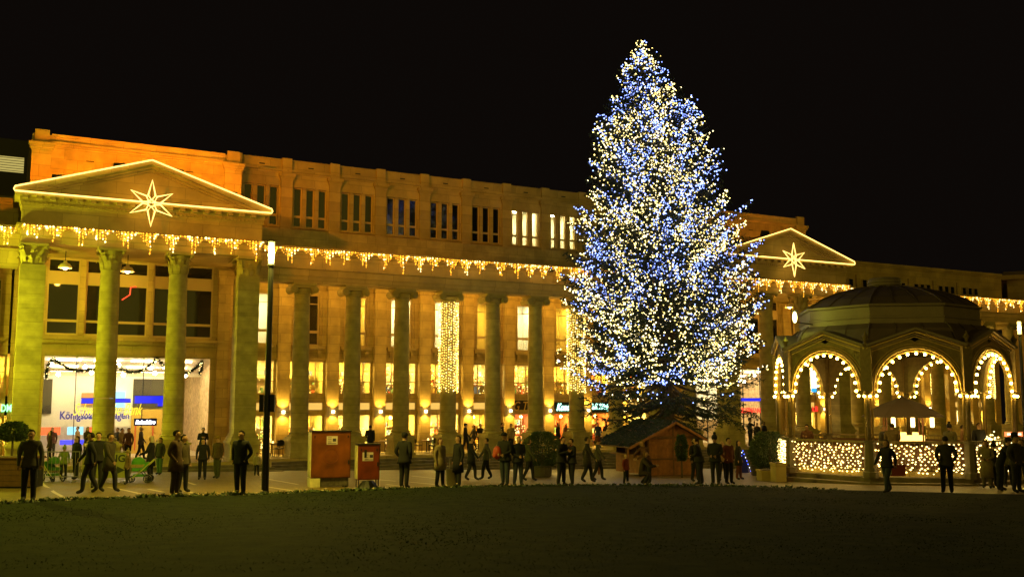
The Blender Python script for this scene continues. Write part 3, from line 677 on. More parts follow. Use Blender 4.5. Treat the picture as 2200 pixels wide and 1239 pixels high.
def passage(p, first):
    r = tag(obj('passage_hall', None, BLD, (p, 0, 0)))
    w0, w1, d0, d1, z1 = -4.6, 4.9, WD + .4, WD + 11, 5.85
    mb = MB(); mb.poly([(w0, d0, .0), (w1, d0, .0), (w1, d1, .0), (w0, d1, .0)]); mb.build('floor', INTF, r)
    MB().poly([(w0, d0, 5.62), (w0, d0 + 4.15, 4.86), (w1, d0 + 4.15, 4.86), (w1, d0, 5.62)]).build('ceiling', PLASTER, r); MB().poly([(w0, d0 + 4.15, 5.0), (w0, d1, 5.0), (w1, d1, 5.0), (w1, d0 + 4.15, 5.0)]).build('rear_ceiling', PLASTER, r)
    MB().poly([(w0, d0, 0), (w0, d1, 0), (w0, d1, z1), (w0, d0, z1)]).build('side_wall', PLASTER, r)
    MB().poly([(w1, d0, 0), (w1, d0, z1), (w1, d1, z1), (w1, d1, 0)]).build('side_wall', mat('rough_stone_cladding', (.62, .45, .27), .9, var=.35, scale=5, bump=.9), r)
    MB().poly([(w0, d1, 0), (w1, d1, 0), (w1, d1, z1), (w0, d1, z1)]).build('back_wall', WHITEW, r)
    MB().box(w0, 3.3, d0 + 4.2, d0 + 4.6, 1.62, 4.6).build('gallery_wall', WHITEW, r)
    MB().box(w0, w1, d0 + 4.15, d0 + 4.58, 4.6, 4.85).build('gallery_beam', PLASTER, r)
    if first:
        MB().box(-4.3, -3.5, d0 + 4.1, d0 + 4.15, 2.4, 4.4).build('shop_window', GREYROOM, r)
        MB().box(.95, 2.75, d0 + 4.1, d0 + 4.16, 2.7, 4.45).build('shop_window', GREYROOM, r)
        MB().box(.9, 3.3, d0 + 4.0, d0 + 4.14, 0, 2.62).build('shop_wall', mat('ochre_wall', (.62, .40, .08), .8), r)
        MB().box(1.1, 1.18, d0 + 3.94, d0 + 3.99, .2, 1.9).box(2.1, 2.18, d0 + 3.94, d0 + 3.99, .2, 1.9).box(1.1, 2.18, d0 + 3.94, d0 + 3.99, 1.9, 1.98).build('red_door_frame', GOODS[0], r)
        MB().box(2.98, 3.42, d0 + 3.6, d0 + 4.1, 0, 4.55).build('hall_pillar', mat('ochre_wall', (.62, .40, .08), .8), r)
        for x, y, w, h, m in ((-3.9, d0+8, 1.2, .5, emit('red_sign_glow', (1, .12, .03), 1.6)), (-2.3, d0+8, .9, .8, emit('cyan_sign_glow', (.25, .75, 1), 1.7)), (-1.1, d0+8, 1.5, .45, emit('red_sign_glow', (1,.12,.03), 1.6)), (-2.7, d0+7.9, 2.4, .28, emit('blue_sign_glow', (.04, .05, 1), 1.5))):
            MB().box(x, x + w, y - .05, y, 1.05 if h > .4 else .45, 1.05 + h if h > .4 else .45 + h).build('shop_panel', m, r)
        MB().box(-1.9, -.3, d0 + 4.05, d0 + 4.19, 2.9, 3.6).build('poster', emit('orange_poster', (1, .35, .06), .9), r)
        MB().box(-.35, .5, d0 + 4.0, d0 + 4.10, 2.75, 3.7).build('poster', emit('cyan_poster', (.3, .8, 1), 1.4), r)
    for i in range(10):
        x = -3.8 + (i % 5) * 1.75 + (.5 if i > 4 else 0); y = d0 + (1.0 if i < 5 else 2.8); z = 5.15 - .38 * (i // 5) - .12 * (i % 2)
        g = MB().ball((x, y, z), .12, 10, 6).build('hanging_globe', emit('white_globe', (1, .86, .60), 40.0), r, smooth=True); MB().tube([(x, y, z), (x, y, z + .25)], .008, 4).build('cord', DARKF, g)
    for i in range(4):
        for j in range(2): MB().box(-3.6 + 2 * i, -2.3 + 2 * i, d0 + .8 + 1.7 * j, d0 + 1.25 + 1.7 * j, 5.36 - .31*j, 5.40 - .31*j).build('ceiling_lamp', emit('hall_light', (1, .78, .36), 28.0), r)
    for i in range(3): MB().box(-3.5 + 2.6 * i, -2.0 + 2.6 * i, d0 + 6.2, d0 + 6.8, 4.9, 4.95).build('ceiling_lamp', emit('hall_light', (1, .78, .36), 28.0), r)
passage(LP, True); passage(RP, False)

# far ends of the attic ---------------------------------------------
def low_wing(s0, s1, top):
    mb = MB(); mb.box(s0, s1, 2.6, 8, 11.7, top - .35); mb.box(s0, s1, 2.5, 8, top - .348, top - .2).box(s0, s1, 2.44, 8, top - .198, top)
    part(mb, 'wing_attic', STONE2)
    n = int((s1 - s0) / P); fr = window_frame(.30, 12.35, 13.05, [], 2.5, .06).mesh('window', FRAME); pa = MB().box(-.24, .24, 2.55, 2.56, 12.4, 13.0).mesh('pane', DGLASS)
    for k in range(n):
        c = s0 + P * (k + .5)
        for q in (-.75, 0, .75): f = inst('window', fr, (c + q, 0, 0)); obj('pane', pa, f)
        part(MB().box(s0 + P * k - .2, s0 + P * k + .2, 2.46, 2.599, 11.7, 13.4), 'attic_pilaster', STONE2)
low_wing(RP + 5.9, SR, 14.5); low_wing(SL, LP - 5.9, 13.75)

# string lights along the cornices ----------------------------------
def icicle_mesh(seed):
    r = random.Random(seed); mb = MB(); n = 12
    for i in range(n):
        x = -.50 + 1.0 * i / (n - 1) + r.uniform(-.04, .04); c = 1 - abs(x + .12 * (seed % 3 - 1)) / .55; L = .10 + .72 * max(0, c) ** 1.5 * r.uniform(.45, 1.25) + (r.uniform(.15, .45) if i == n // 2 + seed % 2 else 0)
        z = -.03; mb.tube([(x, 0, 0), (x, 0, -L)], .004, 3, 2, caps=False)
        while z > -L:
            mb.octa((x + r.uniform(-.02, .02), r.uniform(-.03, .03), z), r.uniform(.025, .050), 0 if r.random() < .80 else 1, 1.4); z -= r.uniform(.08, .16)
    return mb.mesh('light_cluster', [ORANGEB, WARM2, BLACK])
ICI = [icicle_mesh(i) for i in range(14)]
def icicles(s0, s1, d, z, label):
    t = thing('icicle_lights', label, 'icicle lights', bw(0, 0, 0), BANG, 'icicle lights under the cornices')
    MB().tube([(s0, d, z + .01), (s1, d, z + .01)], .015, 5).build('cable', BLACK, t)
    n = max(1, round((s1 - s0) / 1.09))
    for i in range(n): tag(obj('light_cluster', rs.choice(ICI), t, (s0 + (i + .5) * (s1 - s0) / n + rs.uniform(-.12, .12), d, z)), kind='stuff')
icicles(LP - 5.9, LP + 6.0, -2.32, 11.66, 'amber icicle lights along the portico with the shopping passage')
icicles(LP + 6.15, RP - 6.0, -1.06, 11.66, 'amber icicle lights along the long middle cornice')
icicles(RP - 5.9, RP + 6.0, -2.32, 11.66, 'amber icicle lights along the portico behind the fir tree')
icicles(RP + 6.15, SR - 1, -1.06, 11.66, 'amber icicle lights along the far wing behind the pavilion')
icicles(SL + 2, LP - 6.1, -1.06, 11.66, 'amber icicle lights along the short wing beside the passage portico')
# columns wrapped in strings of bulbs
def wrapped(s, z0, z1, label, n=26):
    mb = MB(); r = random.Random(int(s * 10) + 99)
    for i in range(n):
        a = 2 * math.pi * i / n + r.uniform(-.03, .03)
        if r.random() < .06: continue
        z = z1 - r.uniform(0, .15); e = z0 + r.uniform(-.1, .25); rad = .54 + r.uniform(0, .05)
        mb.tube([(math.cos(a) * rad, math.sin(a) * rad, z), (math.cos(a) * rad, math.sin(a) * rad, e)], .004, 3, 2, caps=False)
        while z > e:
            mb.octa((math.cos(a) * (rad + .02) + r.uniform(-.03, .03), math.sin(a) * (rad + .02), z), r.uniform(.030, .050), 0 if r.random() < .7 else 1); z -= r.uniform(.12, .2)
    o = on_facade(mb, 'column_lights', [WARM, WARM2, BLACK], s, 0, 0); tag(o, label, 'string lights', 'columns wrapped in bulbs', 'stuff')
wrapped(COLS[3], 3.65, 9.1, 'curtain of warm bulbs wrapped round the fourth column from the passage portico')
wrapped(COLS[6], 3.65, 9.1, 'curtain of warm bulbs wrapped round the column beside the fir tree')
s2148 = fac(2147, 850, 0)[0]; kk = min(RW, key=lambda v: abs(v - s2148))
wrapped(kk, 3.4, 9.1, 'curtain of warm bulbs wrapped round a column behind the pavilion')

# garlands in the passage entrance ----------------------------------
def garland(px, label):
    pts = [Vector((*fac(x, y, WD - .15), 0)) for x, y in px]; P3 = [(p.x, 0, p.y) for p in pts]
    mb = MB(); r = random.Random(len(px) * 7 + int(px[0][0]))
    for a, b in zip(P3, P3[1:]):
        a, b = Vector(a), Vector(b); n = max(3, int((b - a).length / .035))
        for i in range(n):
            c = a.lerp(b, i / n)
            for _ in range(9):
                d = Vector((r.gauss(0, 1), r.gauss(0, .7), r.gauss(0, 1))).normalized() * r.uniform(.09, .19); t = d.orthogonal().normalized() * .034
                mb.poly([c - t, c + t, c + d], 0)
            if r.random() < .20: mb.octa(tuple(c + Vector((r.gauss(0, .07), -.08, r.gauss(0, .07)))), .026, 1)
    o = on_facade(mb, 'garland', [NEEDLE, WARM2], 0, WD - .15, 0); tag(o, label, 'garland', 'evergreen garlands in the passage entrance')
def swag(x0, y0, x1, y1, sag, n=9): return [(x0 + (x1 - x0) * i / n, y0 + (y1 - y0) * i / n + sag * 4 * (i / n) * (1 - i / n)) for i in range(n + 1)]
garland([(99, 812), (100, 795), (106, 780), (114, 770)], 'short evergreen garland hanging down beside the corner pillar')
garland(swag(114, 769, 235, 770, 27, 12), 'evergreen garland swag above the blue passage lettering')
garland(swag(235, 770, 337, 769, 30, 12), 'evergreen garland swag between the two round portico columns')
garland(swag(337, 769, 395, 800, 10, 6), 'evergreen garland vanishing behind the second round portico column')
garland(swag(398, 802, 434, 776, 4, 6) + [(434, 790), (428, 804)], 'bushy evergreen garland end beside the stone clad passage wall')

# lettering and signs -----------------------------------------------
def sign(body, px0, px1, d, m, label, shear=0, bold=0, back=None, ext=.02, squash=1.0, name='sign'):
    a, b = fac(*px0, d), fac(*px1, d); w, h = b[0] - a[0], abs(a[1] - b[1]); z0 = min(a[1], b[1])
    me = text_mesh(body, 1.0, .02, m, shear, bold)
    xs = [v.co.x for v in me.vertices]; zs = [v.co.z for v in me.vertices]; x0, x1, q0, q1 = min(xs), max(xs), min(zs), max(zs)
    for v in me.vertices: v.co = ((v.co.x - x0) / (x1 - x0) * w, v.co.y, (v.co.z - q0) / (q1 - q0) * h)
    t = thing(name, label, 'sign', bw(a[0], d, z0), BANG); obj('lettering', me, t)
    if back: MB().box(-.08, w + .08, .03, .08, -.08, h + .08).build('panel', back, t)
    else: MB().tube([(0, .03, h * .4), (w, .03, h * .4)], .008, 4).build('rail', DARKF, t)
    return t
BLUEL = emit('blue_letters', (.004, .005, .22), 1.0); YELL = emit('yellow_neon', (1.0, .72, .02), 1.6); MINT = emit('mint_neon', (.45, 1.0, .78), 3.2)
REDL = emit('red_letters', (1.0, .03, .02), 1.4); WHTL = emit('white_letters', (.85, .92, 1.0), 3.0); BLUEP = emit('blue_panel', (.01, .02, .9), .9); DBLUE = mat('navy_panel', (.01, .01, .06), .4)
GREENL = emit('green_letters', (.25, 1.0, .35), 2.4); GOLD = mat('gold_letters', (.75, .5, .12), .4, .3); DFAS = mat('dark_sign_board', (.02, .015, .01), .4); TEAL = mat('teal_sign_board', (.004, .02, .018), .4)
sign('Königsbau Passagen', (128, 906), (278, 882), WD - .12, BLUEL, 'dark blue shopping passage lettering above the entrance doors', bold=.025)
sign('Schwäbische Bank', (157, 892), (307, 866), WD - .45, YELL, 'yellow neon bank lettering in slanted script', shear=.55, bold=-.012)
def plainsign(name, px0, px1, d, m, label, strokes=None, sm=None):
    a, b = fac(*px0, d), fac(*px1, d); w, h = b[0] - a[0], a[1] - b[1]
    t = thing(name, label, 'sign', bw(a[0], d, b[1]), BANG); MB().box(0, w, 0, .06, 0, h).build('panel', m, t)
    MB().box(-.015, w + .015, -.01, .062, -.02, 0).box(-.015, w + .015, -.01, .062, h, h + .02).build('rim', DBLUE, t)
plainsign('light_box', (175, 855), (203, 866), WD - .2, BLUEP, 'narrow blue light box left of the round column in the passage entrance')
plainsign('light_box', (244, 856), (281, 864), WD - .2, BLUEP, 'thin blue light strip between the two round portico columns')
plainsign('light_box', (290, 850), (340, 866), WD - .25, BLUEP, 'wide bright blue light box above the yellow bank lettering')
plainsign('light_box', (340, 850), (352, 872), WD - .3, BLUEP, 'square blue light box at the end of the blue sign row')
sign('Reisebüro', (291, 911), (334, 901), WD + .05, WHTL, 'white glowing lettering on a navy board inside the passage', shear=.25, bold=.03, back=DBLUE)
sign('Kondi', (1196, 882), (1228, 866), WD - .1, MINT, 'mint green neon script on the teal fascia next to the wrapped column', shear=.4, bold=.02, back=TEAL)
sign('Café König', (1267, 883), (1310, 866), WD - .1, MINT, 'mint green neon café lettering under the fir branches', shear=.4, bold=.02, back=TEAL)
sign('G Th', (1104, 882), (1142, 862), WD - .05, GOLD, 'gold script lettering on the dark fascia above the red shop', shear=.35, back=DFAS)
sign('ROSSMANN', (1593, 887), (1633, 875), WD - .1, REDL, 'red shop lettering seen beneath the lowest fir branches', bold=.015)
sign('UNISSE', (1746, 884), (1782, 872), WD - .1, REDL, 'red shop lettering seen through the left pavilion arch', bold=.015)
sign('IV', (1827, 885), (1841, 872), WD - .1, REDL, 'short red lettering seen between the pavilion posts', bold=.015)
sign('DM', (2, 884), (25, 868), WD - .1, GREENL, 'green glowing shop lettering beside the corner pillar', bold=.02)
a_ = fac(1592, 850, WD - .1); 
plainsign('light_box', (1592, 855), (1637, 861), WD - .12, BLUEP, 'thin blue light strip above the red lettering under the fir')
# bright blue and white poster windows behind the pavilion
for px0, px1, lab in (((1742, 795), (1772, 842), 'bright white shop window poster seen through the left pavilion arch'), ((1937, 800), (1950, 842), 'narrow white shop window poster behind the pavilion middle arch')):
    a, b = fac(*px0, WD - .08), fac(*px1, WD - .08); t = thing('window_poster', lab, 'poster', bw(a[0], WD - .08, b[1]), BANG)
    w, h = b[0] - a[0], a[1] - b[1]
    MB().box(0, w, 0, .02, .3, h).build('white_field', emit('poster_white', (.9, .95, .85), 1.8), t); MB().box(0, w, -.001, .02, 0, .298).build('blue_field', emit('poster_blue', (.02, .35, .8), 1.2), t)

def red_window_glow():  # emissive tube put in for a red glow at the window pane
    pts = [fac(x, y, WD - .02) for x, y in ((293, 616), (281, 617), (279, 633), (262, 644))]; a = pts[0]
    t = thing('glow_tube', 'bent red glowing shape in the middle portico window', 'neon', bw(a[0], WD - .02, a[1]), BANG)
    MB().tube([(p[0] - a[0], 0, p[1] - a[1]) for p in pts], .035, 6).build('tube', emit('red_window_glow', (1.0, .05, .02), 1.8), t); MB().tube([(0, 0, 0), (0, .12, 0)], .012, 5).build('holder', DARKF, t)
red_window_glow()
# pendant lamps under the arcade ceiling
def pendant(s, d, z, label, ztop, e):
    t = thing('pendant_lamp', label, 'pendant lamp', bw(s, d, z), BANG, 'pendant lamps under the arcade ceiling')
    MB().lathe([(.34, 0), (.33, .10), (.24, .22), (.10, .28), (.08, .38)], 16, cap=False).build('shade', mat('lamp_shade', (.7, .6, .4), .4), t, smooth=True)
    MB().ball((0, 0, .06), .16, 12, 8).build('bulb', emit('pendant_bulb', (1.0, .80, .40), 6.0), t, smooth=True); MB().tube([(0, 0, .36), (0, 0, ztop - z)], .02, 6).build('rod', DARKF, t)
    point(t, (0, 0, -.2), e, (1.0, .50, .05), .15)
for px, py, w in ((140, 571, 'nearest the corner pillar'), (274, 579, 'between the two round portico columns')):
    s, z = fac(px, py, 1.2); pendant(s, 1.2, z - .12, 'domed pendant lamp hanging in the passage portico ' + w, 10.96, 130)
for i, s in enumerate(COLS): pendant(s - P / 2, 1.9, 10.15, 'domed pendant lamp in the %s arcade bay from the passage portico' % ORD[i], 10.7, 95)
for i, s in enumerate(RW[:6]): pendant(s - P / 2, 1.9, 10.15, 'domed pendant lamp in the %s arcade bay beyond the far portico' % ORD[i], 10.7, 95)
for q, w in ((-3.2, 'near its left pillar'), (0, 'at its middle'), (3.2, 'near its right pillar')): pendant(RP + q, 1.2, 10.2, 'domed pendant lamp hanging in the far portico ' + w, 10.96, 90)

# café tables and chairs on the colonnade floor ----------------------
TABM = [MB().lathe([(.36, .70), (.38, .715), (.38, .735), (.36, .745)], 20).mesh('table_top', WOODD), MB().tube([(0, 0, .03), (0, 0, .70)], .03, 8).mesh('post', DARKF), MB().lathe([(.24, 0), (.24, .02), (.05, .05)], 16).mesh('foot', DARKF)]
CHM = [('seat', MB().box(-.22, .22, -.22, .22, .43, .47).mesh('seat', BLACK)), ('backrest', MB().box(-.21, .21, .20, .23, .60, .92).mesh('backrest', BLACK)), ('back_frame', MB().tube([(-.21, .21, .45), (-.21, .23, .92)], .016, 6).tube([(.21, .21, .45), (.21, .23, .92)], .016, 6).mesh('back_frame', DARKF))]
LEG = MB().tube([(0, 0, 0), (0, 0, .44)], .016, 6).mesh('leg', DARKF)
ARM = MB().tube([(0, -.2, .45), (0, -.2, .66), (0, .2, .67)], .014, 5).mesh('armrest', DARKF)
spots = [(590, -2), (835, -2), (925, -2), (1040, -2), (1180, -2), (1300, -2), (1335, -2)]
ORDC = ['beside the passage portico pillar', 'behind the small orange cabinet', 'in front of the fourth and fifth columns', 'near the bulb wrapped column', 'behind the round shrub', 'below the mint neon café sign', 'behind the wooden hut']
for i, (x, _) in enumerate(spots):
    s, _z = fac(x, 962, .6 + .35 * (i % 2)); d = .6 + .35 * (i % 2) + (.8 if i in (0,) else .6)
    t = thing('cafe_table', 'small round café table ' + ORDC[i], 'table', bw(s, d, 0), BANG, 'café tables under the colonnade')
    for n_, me in zip(('table_top', 'post', 'foot'), TABM): obj(n_, me, t)
    if i % 2 == 0: 
        cn = MB().lathe([(.05, .746), (.06, .80), (.045, .86)], 10).build('candle_glass', emit('candle', (1, .6, .2), 3), None, bw(s + .1, d, 0), BANG); tag(cn, 'small glowing candle glass on the café table ' + ORDC[i], 'candle', 'candles on café tables')
    for q, ang in enumerate((2.0, -1.5, .4)[: 3 if i in (0, 2, 5) else 2]):
        c = thing('cafe_chair', 'black metal café chair at the table ' + ORDC[i], 'chair', bw(s + .62 * math.sin(ang), d - .62 * math.cos(ang), 0), BANG + ang + math.pi, 'café chairs under the colonnade')
        for n_, me in CHM: obj(n_, me, c)
        for lx in (-.2, .2):
            for ly in (-.2, .2): obj('leg', LEG, c, (lx, ly, 0))
            obj('armrest', ARM, c, (lx * 1.1, 0, 0))
# ------------------------------------------------------------------ street lamps and floodlight
def street_lamp(loc, H, label, energy, col, boxes=True):
    t = thing('street_lamp', label, 'street lamp', loc, 0, 'tall street lamps on the square')
    MB().tube([(0, 0, 0), (0, 0, 2.2)], [.105, .10], 14).tube([(0, 0, 2.2), (0, 0, H - .66)], [.088, .075], 14).lathe([(.15, 0), (.15, .06), (.105, .09)], 14).build('pole', BLACK, t, smooth=False)
    MB().lathe([(.08, H - .66), (.088, H - .60), (.088, H - .06), (.08, H)], 14).build('lamp_glass', LAMPG, t, smooth=True)
    MB().lathe([(.112, H), (.112, H + .03), (.04, H + .07)], 14).lathe([(.09, H - .72), (.11, H - .70), (.11, H - .66)], 14).build('cap', BLACK, t)
    if boxes:
        for sg in (-1, 1): MB().box(sg * .10 if sg > 0 else -.22, .22 if sg > 0 else -.10, -.08, .08, 2.35, 2.85).build('loudspeaker', BLACK, t)
        MB().tube([(-.13, 0, 2.80), (.13, 0, 2.80)], .02, 6).build('clamp', DARKF, t)
    for a in range(3): point(t, (.2 * math.cos(a * 2.09 + .6), .2 * math.sin(a * 2.09 + .6), H - .33), energy / 3, col, .12)
    return t
g = gnd(569, 1060); street_lamp(g, 7.35, 'tall black street lamp with glowing glass head rising from the flower bed', 2700, (1.0, .76, .09))
p2 = at(2190, 705, 52); street_lamp((p2.x, p2.y, gz(p2.x, p2.y)), p2.z - gz(p2.x, p2.y) + .35, 'street lamp with glowing head behind the pavilion', 900, (1.0, .72, .09), False)
# the row of lamps goes on past the left edge of the frame
street_lamp((-27.0, 44.0, gz(-27.0, 44.0)), 7.35, 'street lamp lighting the passage portico from the open square', 3600, (.80, .86, .03), False)
street_lamp((-20.5, 27.0, gz(-20.5, 27.0)), 7.35, 'street lamp at the end of the lawn beside the planter', 1300, (.80, .90, .04), False)
def floodlight(loc, target, label, energy, col, size, zbase=None, group=None, blend=.35):
    t = thing('floodlight', label, 'floodlight', (loc[0], loc[1], gz(loc[0], loc[1]) if zbase is None else zbase), 0, group)
    h = loc[2] - t.location.z
    MB().tube([(0, 0, 0), (0, 0, h)], [.16, .09] if h > 3 else .03, 12).build('mast', BLACK, t)
    d = (Vector(target) - Vector(loc)).normalized(); q = d.to_track_quat('-Z', 'Y')
    hd = MB().box(-.3, .3, -.22, .22, -.02, .2).build('housing', BLACK, t, (0, 0, h)); hd.rotation_euler = q.to_euler()
    ln = MB().box(-.26, .26, -.18, .18, -.04, -.022).build('lens', emit('flood_lens', (1, .5, .08), 6), t, (0, 0, h)); ln.rotation_euler = q.to_euler()
    o = spot(t, Vector((0, 0, h)) + d * .15, (0, 0, 0), energy, col, size, blend, .2); o.rotation_euler = q.to_euler()
fl = bw(-42, -26, 18.0)
floodlight(fl, bw(-4.5, 3, 14.9), 'orange floodlight on a mast beyond the short wing', 30000, (1.0, .33, .01), R(20), blend=.8)
for p, e, lab in ((LP, 560, 'above the shopping passage'), (RP, 60, 'behind the fir')):
    for q in (-4.3, -1.45, 1.45, 4.3):
        zr = 13.4 + (15.42 - 13.4) * (1 - abs(q) / 6.2); a = bw(p + q, -1.3, zr + .22)
        floodlight(a, bw(p + q * 1.02, 1.7, zr + 1.6), 'small orange floodlight on the gable roof ' + lab, e, (1.0, .27, .006), R(150), zr - .1, 'roof floodlights behind the pediments', .9)

# ------------------------------------------------------------------ orange cabinets
def cabinets():
    OR = mat('orange_steel', (.17, .046, .008), .33, .0, var=.5, scale=2.0, bump=.15, detail=9); RED = mat('red_orange_steel', (.15, .025, .006), .36, var=.4, scale=2.5, bump=.1, detail=9)
    SIDE = mat('lamplit_side_metal', (.72, .66, .36), .3, .15, var=.3, scale=4); PAPER = mat('paper_notice', (.62, .52, .52), .8); INK = mat('notice_ink', (.06, .05, .09), .8); MARK = mat('faded_marking', (.22, .05, .015), .6)  # SIDE is pale yellow, with the lamp's shine put into its colour
    def cab(px0, px1, ytop, ybot, yleg, M, label, big):
        a, b = gnd(px0, yleg), gnd(px1, yleg); Y = (a.y + b.y) / 2; a = at(px0, yleg, Y); b = at(px1, yleg, Y); w = b.x - a.x
        z0 = gz((a.x + b.x) / 2, Y); k = at(px0, ytop, Y).z - z0; zb = at(px0, ybot, Y).z - z0
        t = thing('switch_cabinet', label, 'cabinet', ((a.x + b.x) / 2, Y, z0), R(18), 'orange electrical cabinets by the lawn')
        D = .75 if big else .5; sw = .30 if big else .2
        h = w / 2
        MB().box(-h, h, 0, D, zb, k).build('body', M, t)
        MB().box(-h + .03, h - .03, -.03, -.002, zb + .03, k - .05).build('door', M, t)
        MB().box(-h - .02, h + .02, -.05, D + .03, k + .002, k + .035).build('roof', DARKF, t)
        MB().box(-h - .025, -h - .002, .02, D - .02, zb + .03, k - .03).box(-h - .04, -h - .026, .08, D - .08, zb + .12, k - .12).build('side_panel', SIDE, t)
        nt = MB().box(-.16 if big else -.2, .20 if big else .16, -.036, -.031, 0, .28).build('notice', PAPER, t, (0 if big else -.02, 0, (k - .42) if big else (zb + .62)))
        pr = MB()
        for i in range(4): pr.box(-.12, .0, -.039, -.0365, .06 + .055 * i, .075 + .055 * i)
        pr.box(.04, .15, -.039, -.0365, .10, .20).box(-.13, .16, -.039, -.0365, .025, .045); pr.build('print', INK, nt)
        MB().box(h - .09, h - .05, -.055, -.031, zb + .45, zb + .58).build('handle', DARKF, t)
        for x in (-h + .1, h - .1): MB().tube([(x, -.035, k - .2), (x, -.035, k - .12)], .018, 6).build('hinge', DARKF, t)
        if big:
            MB().tube([(.24 * math.cos(i * .42) , -.034, zb + .72 + .24 * math.sin(i * .42)) for i in range(15)], .008, 4, closed=True).box(-.2, .2, -.037, -.032, zb + .72, zb + .735).build('round_marking', MARK, t)
            MB().box(-h + .05, h - .05, .05, D - .05, zb - .28, zb - .002).build('base_frame', mat('dirty_frame', (.09, .075, .06), .7, var=.4, scale=10), t)
            MB().box(-h - .03, -h + .30, -.02, D, zb - .30, zb - .004).build('foot_box', SIDE, t)
            for x in (-h + .12, h - .12):
                for y in (.1, D - .1): MB().box(x - .05, x + .05, y - .05, y + .05, -.06, zb - .26).build('leg', DARKF, t)
        else:
            MB().box(-.06 - .1, .02 - .1, -.04, -.031, k - .42, k - .16).build('vent', DARKF, t)
            for x in (-h + .03, h - .03):
                for y in (.03, D - .03): MB().tube([(x, y, -.06), (x, y, zb)], .018, 6).build('leg', DARKF, t)
    cab(668, 752, 927, 1026, 1046, OR, 'big orange electrical cabinet with a notice and a round marking', True)
    cab(768, 815, 955, 1030, 1047, RED, 'small red orange electrical cabinet on thin legs', False)
    # cable heap under the small cabinet
    q = gnd(790, 1050); mb = MB(); r = random.Random(2)
    for i in range(7): mb.tube([(q.x + .35 * math.cos(t * .5) * (1 - i * .08), q.y + .2 * math.sin(t * .5), q.z + .03 + .035 * i) for t in range(12)], .022, 5, closed=True)
    tag(mb.build('cable_coil', BLACK), 'heap of black cable below the small cabinet', 'cable')
cabinets()

# ------------------------------------------------------------------ wooden market hut
def hut():
    al = R(20); g = gnd(1392, 1023); g.z = gz(g.x, g.y)
    t = thing('market_hut', 'closed wooden market hut with fir covered gable roof under the tree', 'hut', g, al)
    Wd, L, H, RG = 2.75, 3.4, 1.80, 2.50                       # gable width, depth, eaves, ridge
    n = 22
    for i in range(n):
        x0, x1 = Wd * i / n, Wd * (i + 1) / n
        zt0 = H + (RG - H) * (1 - abs(x0 / Wd * 2 - 1)) - .05; zt1 = H + (RG - H) * (1 - abs(x1 / Wd * 2 - 1)) - .05
        MB().prism([(x0 + .004, .05), (x1 - .004, .05), (x1 - .004, zt1), (x0 + .004, zt0)], .0, .03).build('plank', WOOD, t)
    MB().box(0, Wd, .032, .05, .05, H - .05).build('back_lining', WOODD, t)
    for a_, b_, c_ in ((Wd/2 - .04, Wd/2 + .04, RG - .15), (-.02, .07, H), (Wd - .07, Wd + .02, H)): MB().box(a_, b_, -.03, -.002, .04, c_).build('post', WOODD, t)
    MB().box(.07, Wd/2 - .04, -.03, -.003, .76, .84).build('rail', WOODD, t); MB().box(Wd/2 + .04, Wd - .07, -.03, -.003, .76, .84).build('rail', WOODD, t)
    MB().box(.0, Wd, -.04, -.031, H - .06, H + .06).build('beam', WOODD, t); MB().box(-.05, Wd + .05, -.05, .1, -.2, .048).build('sill_beam', WOODD, t)
    MB().box(Wd - .03, Wd, .05, L, .05, H).build('side_wall', WOOD, t); MB().box(0, Wd, L - .03, L, .05, H).build('rear_wall', WOOD, t)
    # open counter side
    for i in range(12): MB().box(.0, .03, .06 + i * .278, .06 + (i + 1) * .278 - .008, .05, .92).build('plank', WOOD, t)
    MB().box(-.35, .15, .05, L, .92, .97).build('counter', WOOD, t)
    for y in (.05, 1.15, 2.25, L - .08): MB().box(.0, .08, y, y + .08, .97, H).build('post', WOODD, t)
    for y in (.05, L - .1): MB().box(-1.02, -.94, y, y + .07, -.2, 1.42).build('porch_post', WOOD, t)
    MB().box(.6, .65, .3, L - .2, .97, H).build('inner_wall', WOODD, t)
    s = (RG - H) / (Wd / 2)
    for sg, ov in ((-1, 1.10), (1, .30)):
        xe = Wd / 2 + sg * (Wd / 2 + ov); ze = RG - s * (Wd / 2 + ov) * (.92 if sg < 0 else 1)
        MB().prism([(Wd / 2, RG), (xe, ze), (xe, ze + .06), (Wd / 2, RG + .07)], -.32, L + .3).build('roof_slope', WOODD, t)
        th = MB(); r = random.Random(sg + 5)
        for _ in range(2600):
            f = r.random(); y = r.uniform(-.34, L + .3); x = Wd / 2 + (xe - Wd / 2) * f; z = RG + (ze - RG) * f + .07
            d = Vector((r.gauss(sg * .5, .6), r.gauss(0, .6), r.uniform(-.05, .5))).normalized() * r.uniform(.10, .22); w = d.orthogonal().normalized() * .035
            th.poly([(x - w.x, y - w.y, z - w.z), (x + w.x, y + w.y, z + w.z), (x + d.x, y + d.y, z + d.z)])
        tag(th.build('fir_covering', NEEDLE, t), kind='stuff')
        MB().bar((Wd / 2, -.33, RG + .0), (xe, -.33, ze), .05, .11).build('barge_board', WOOD, t)
hut()

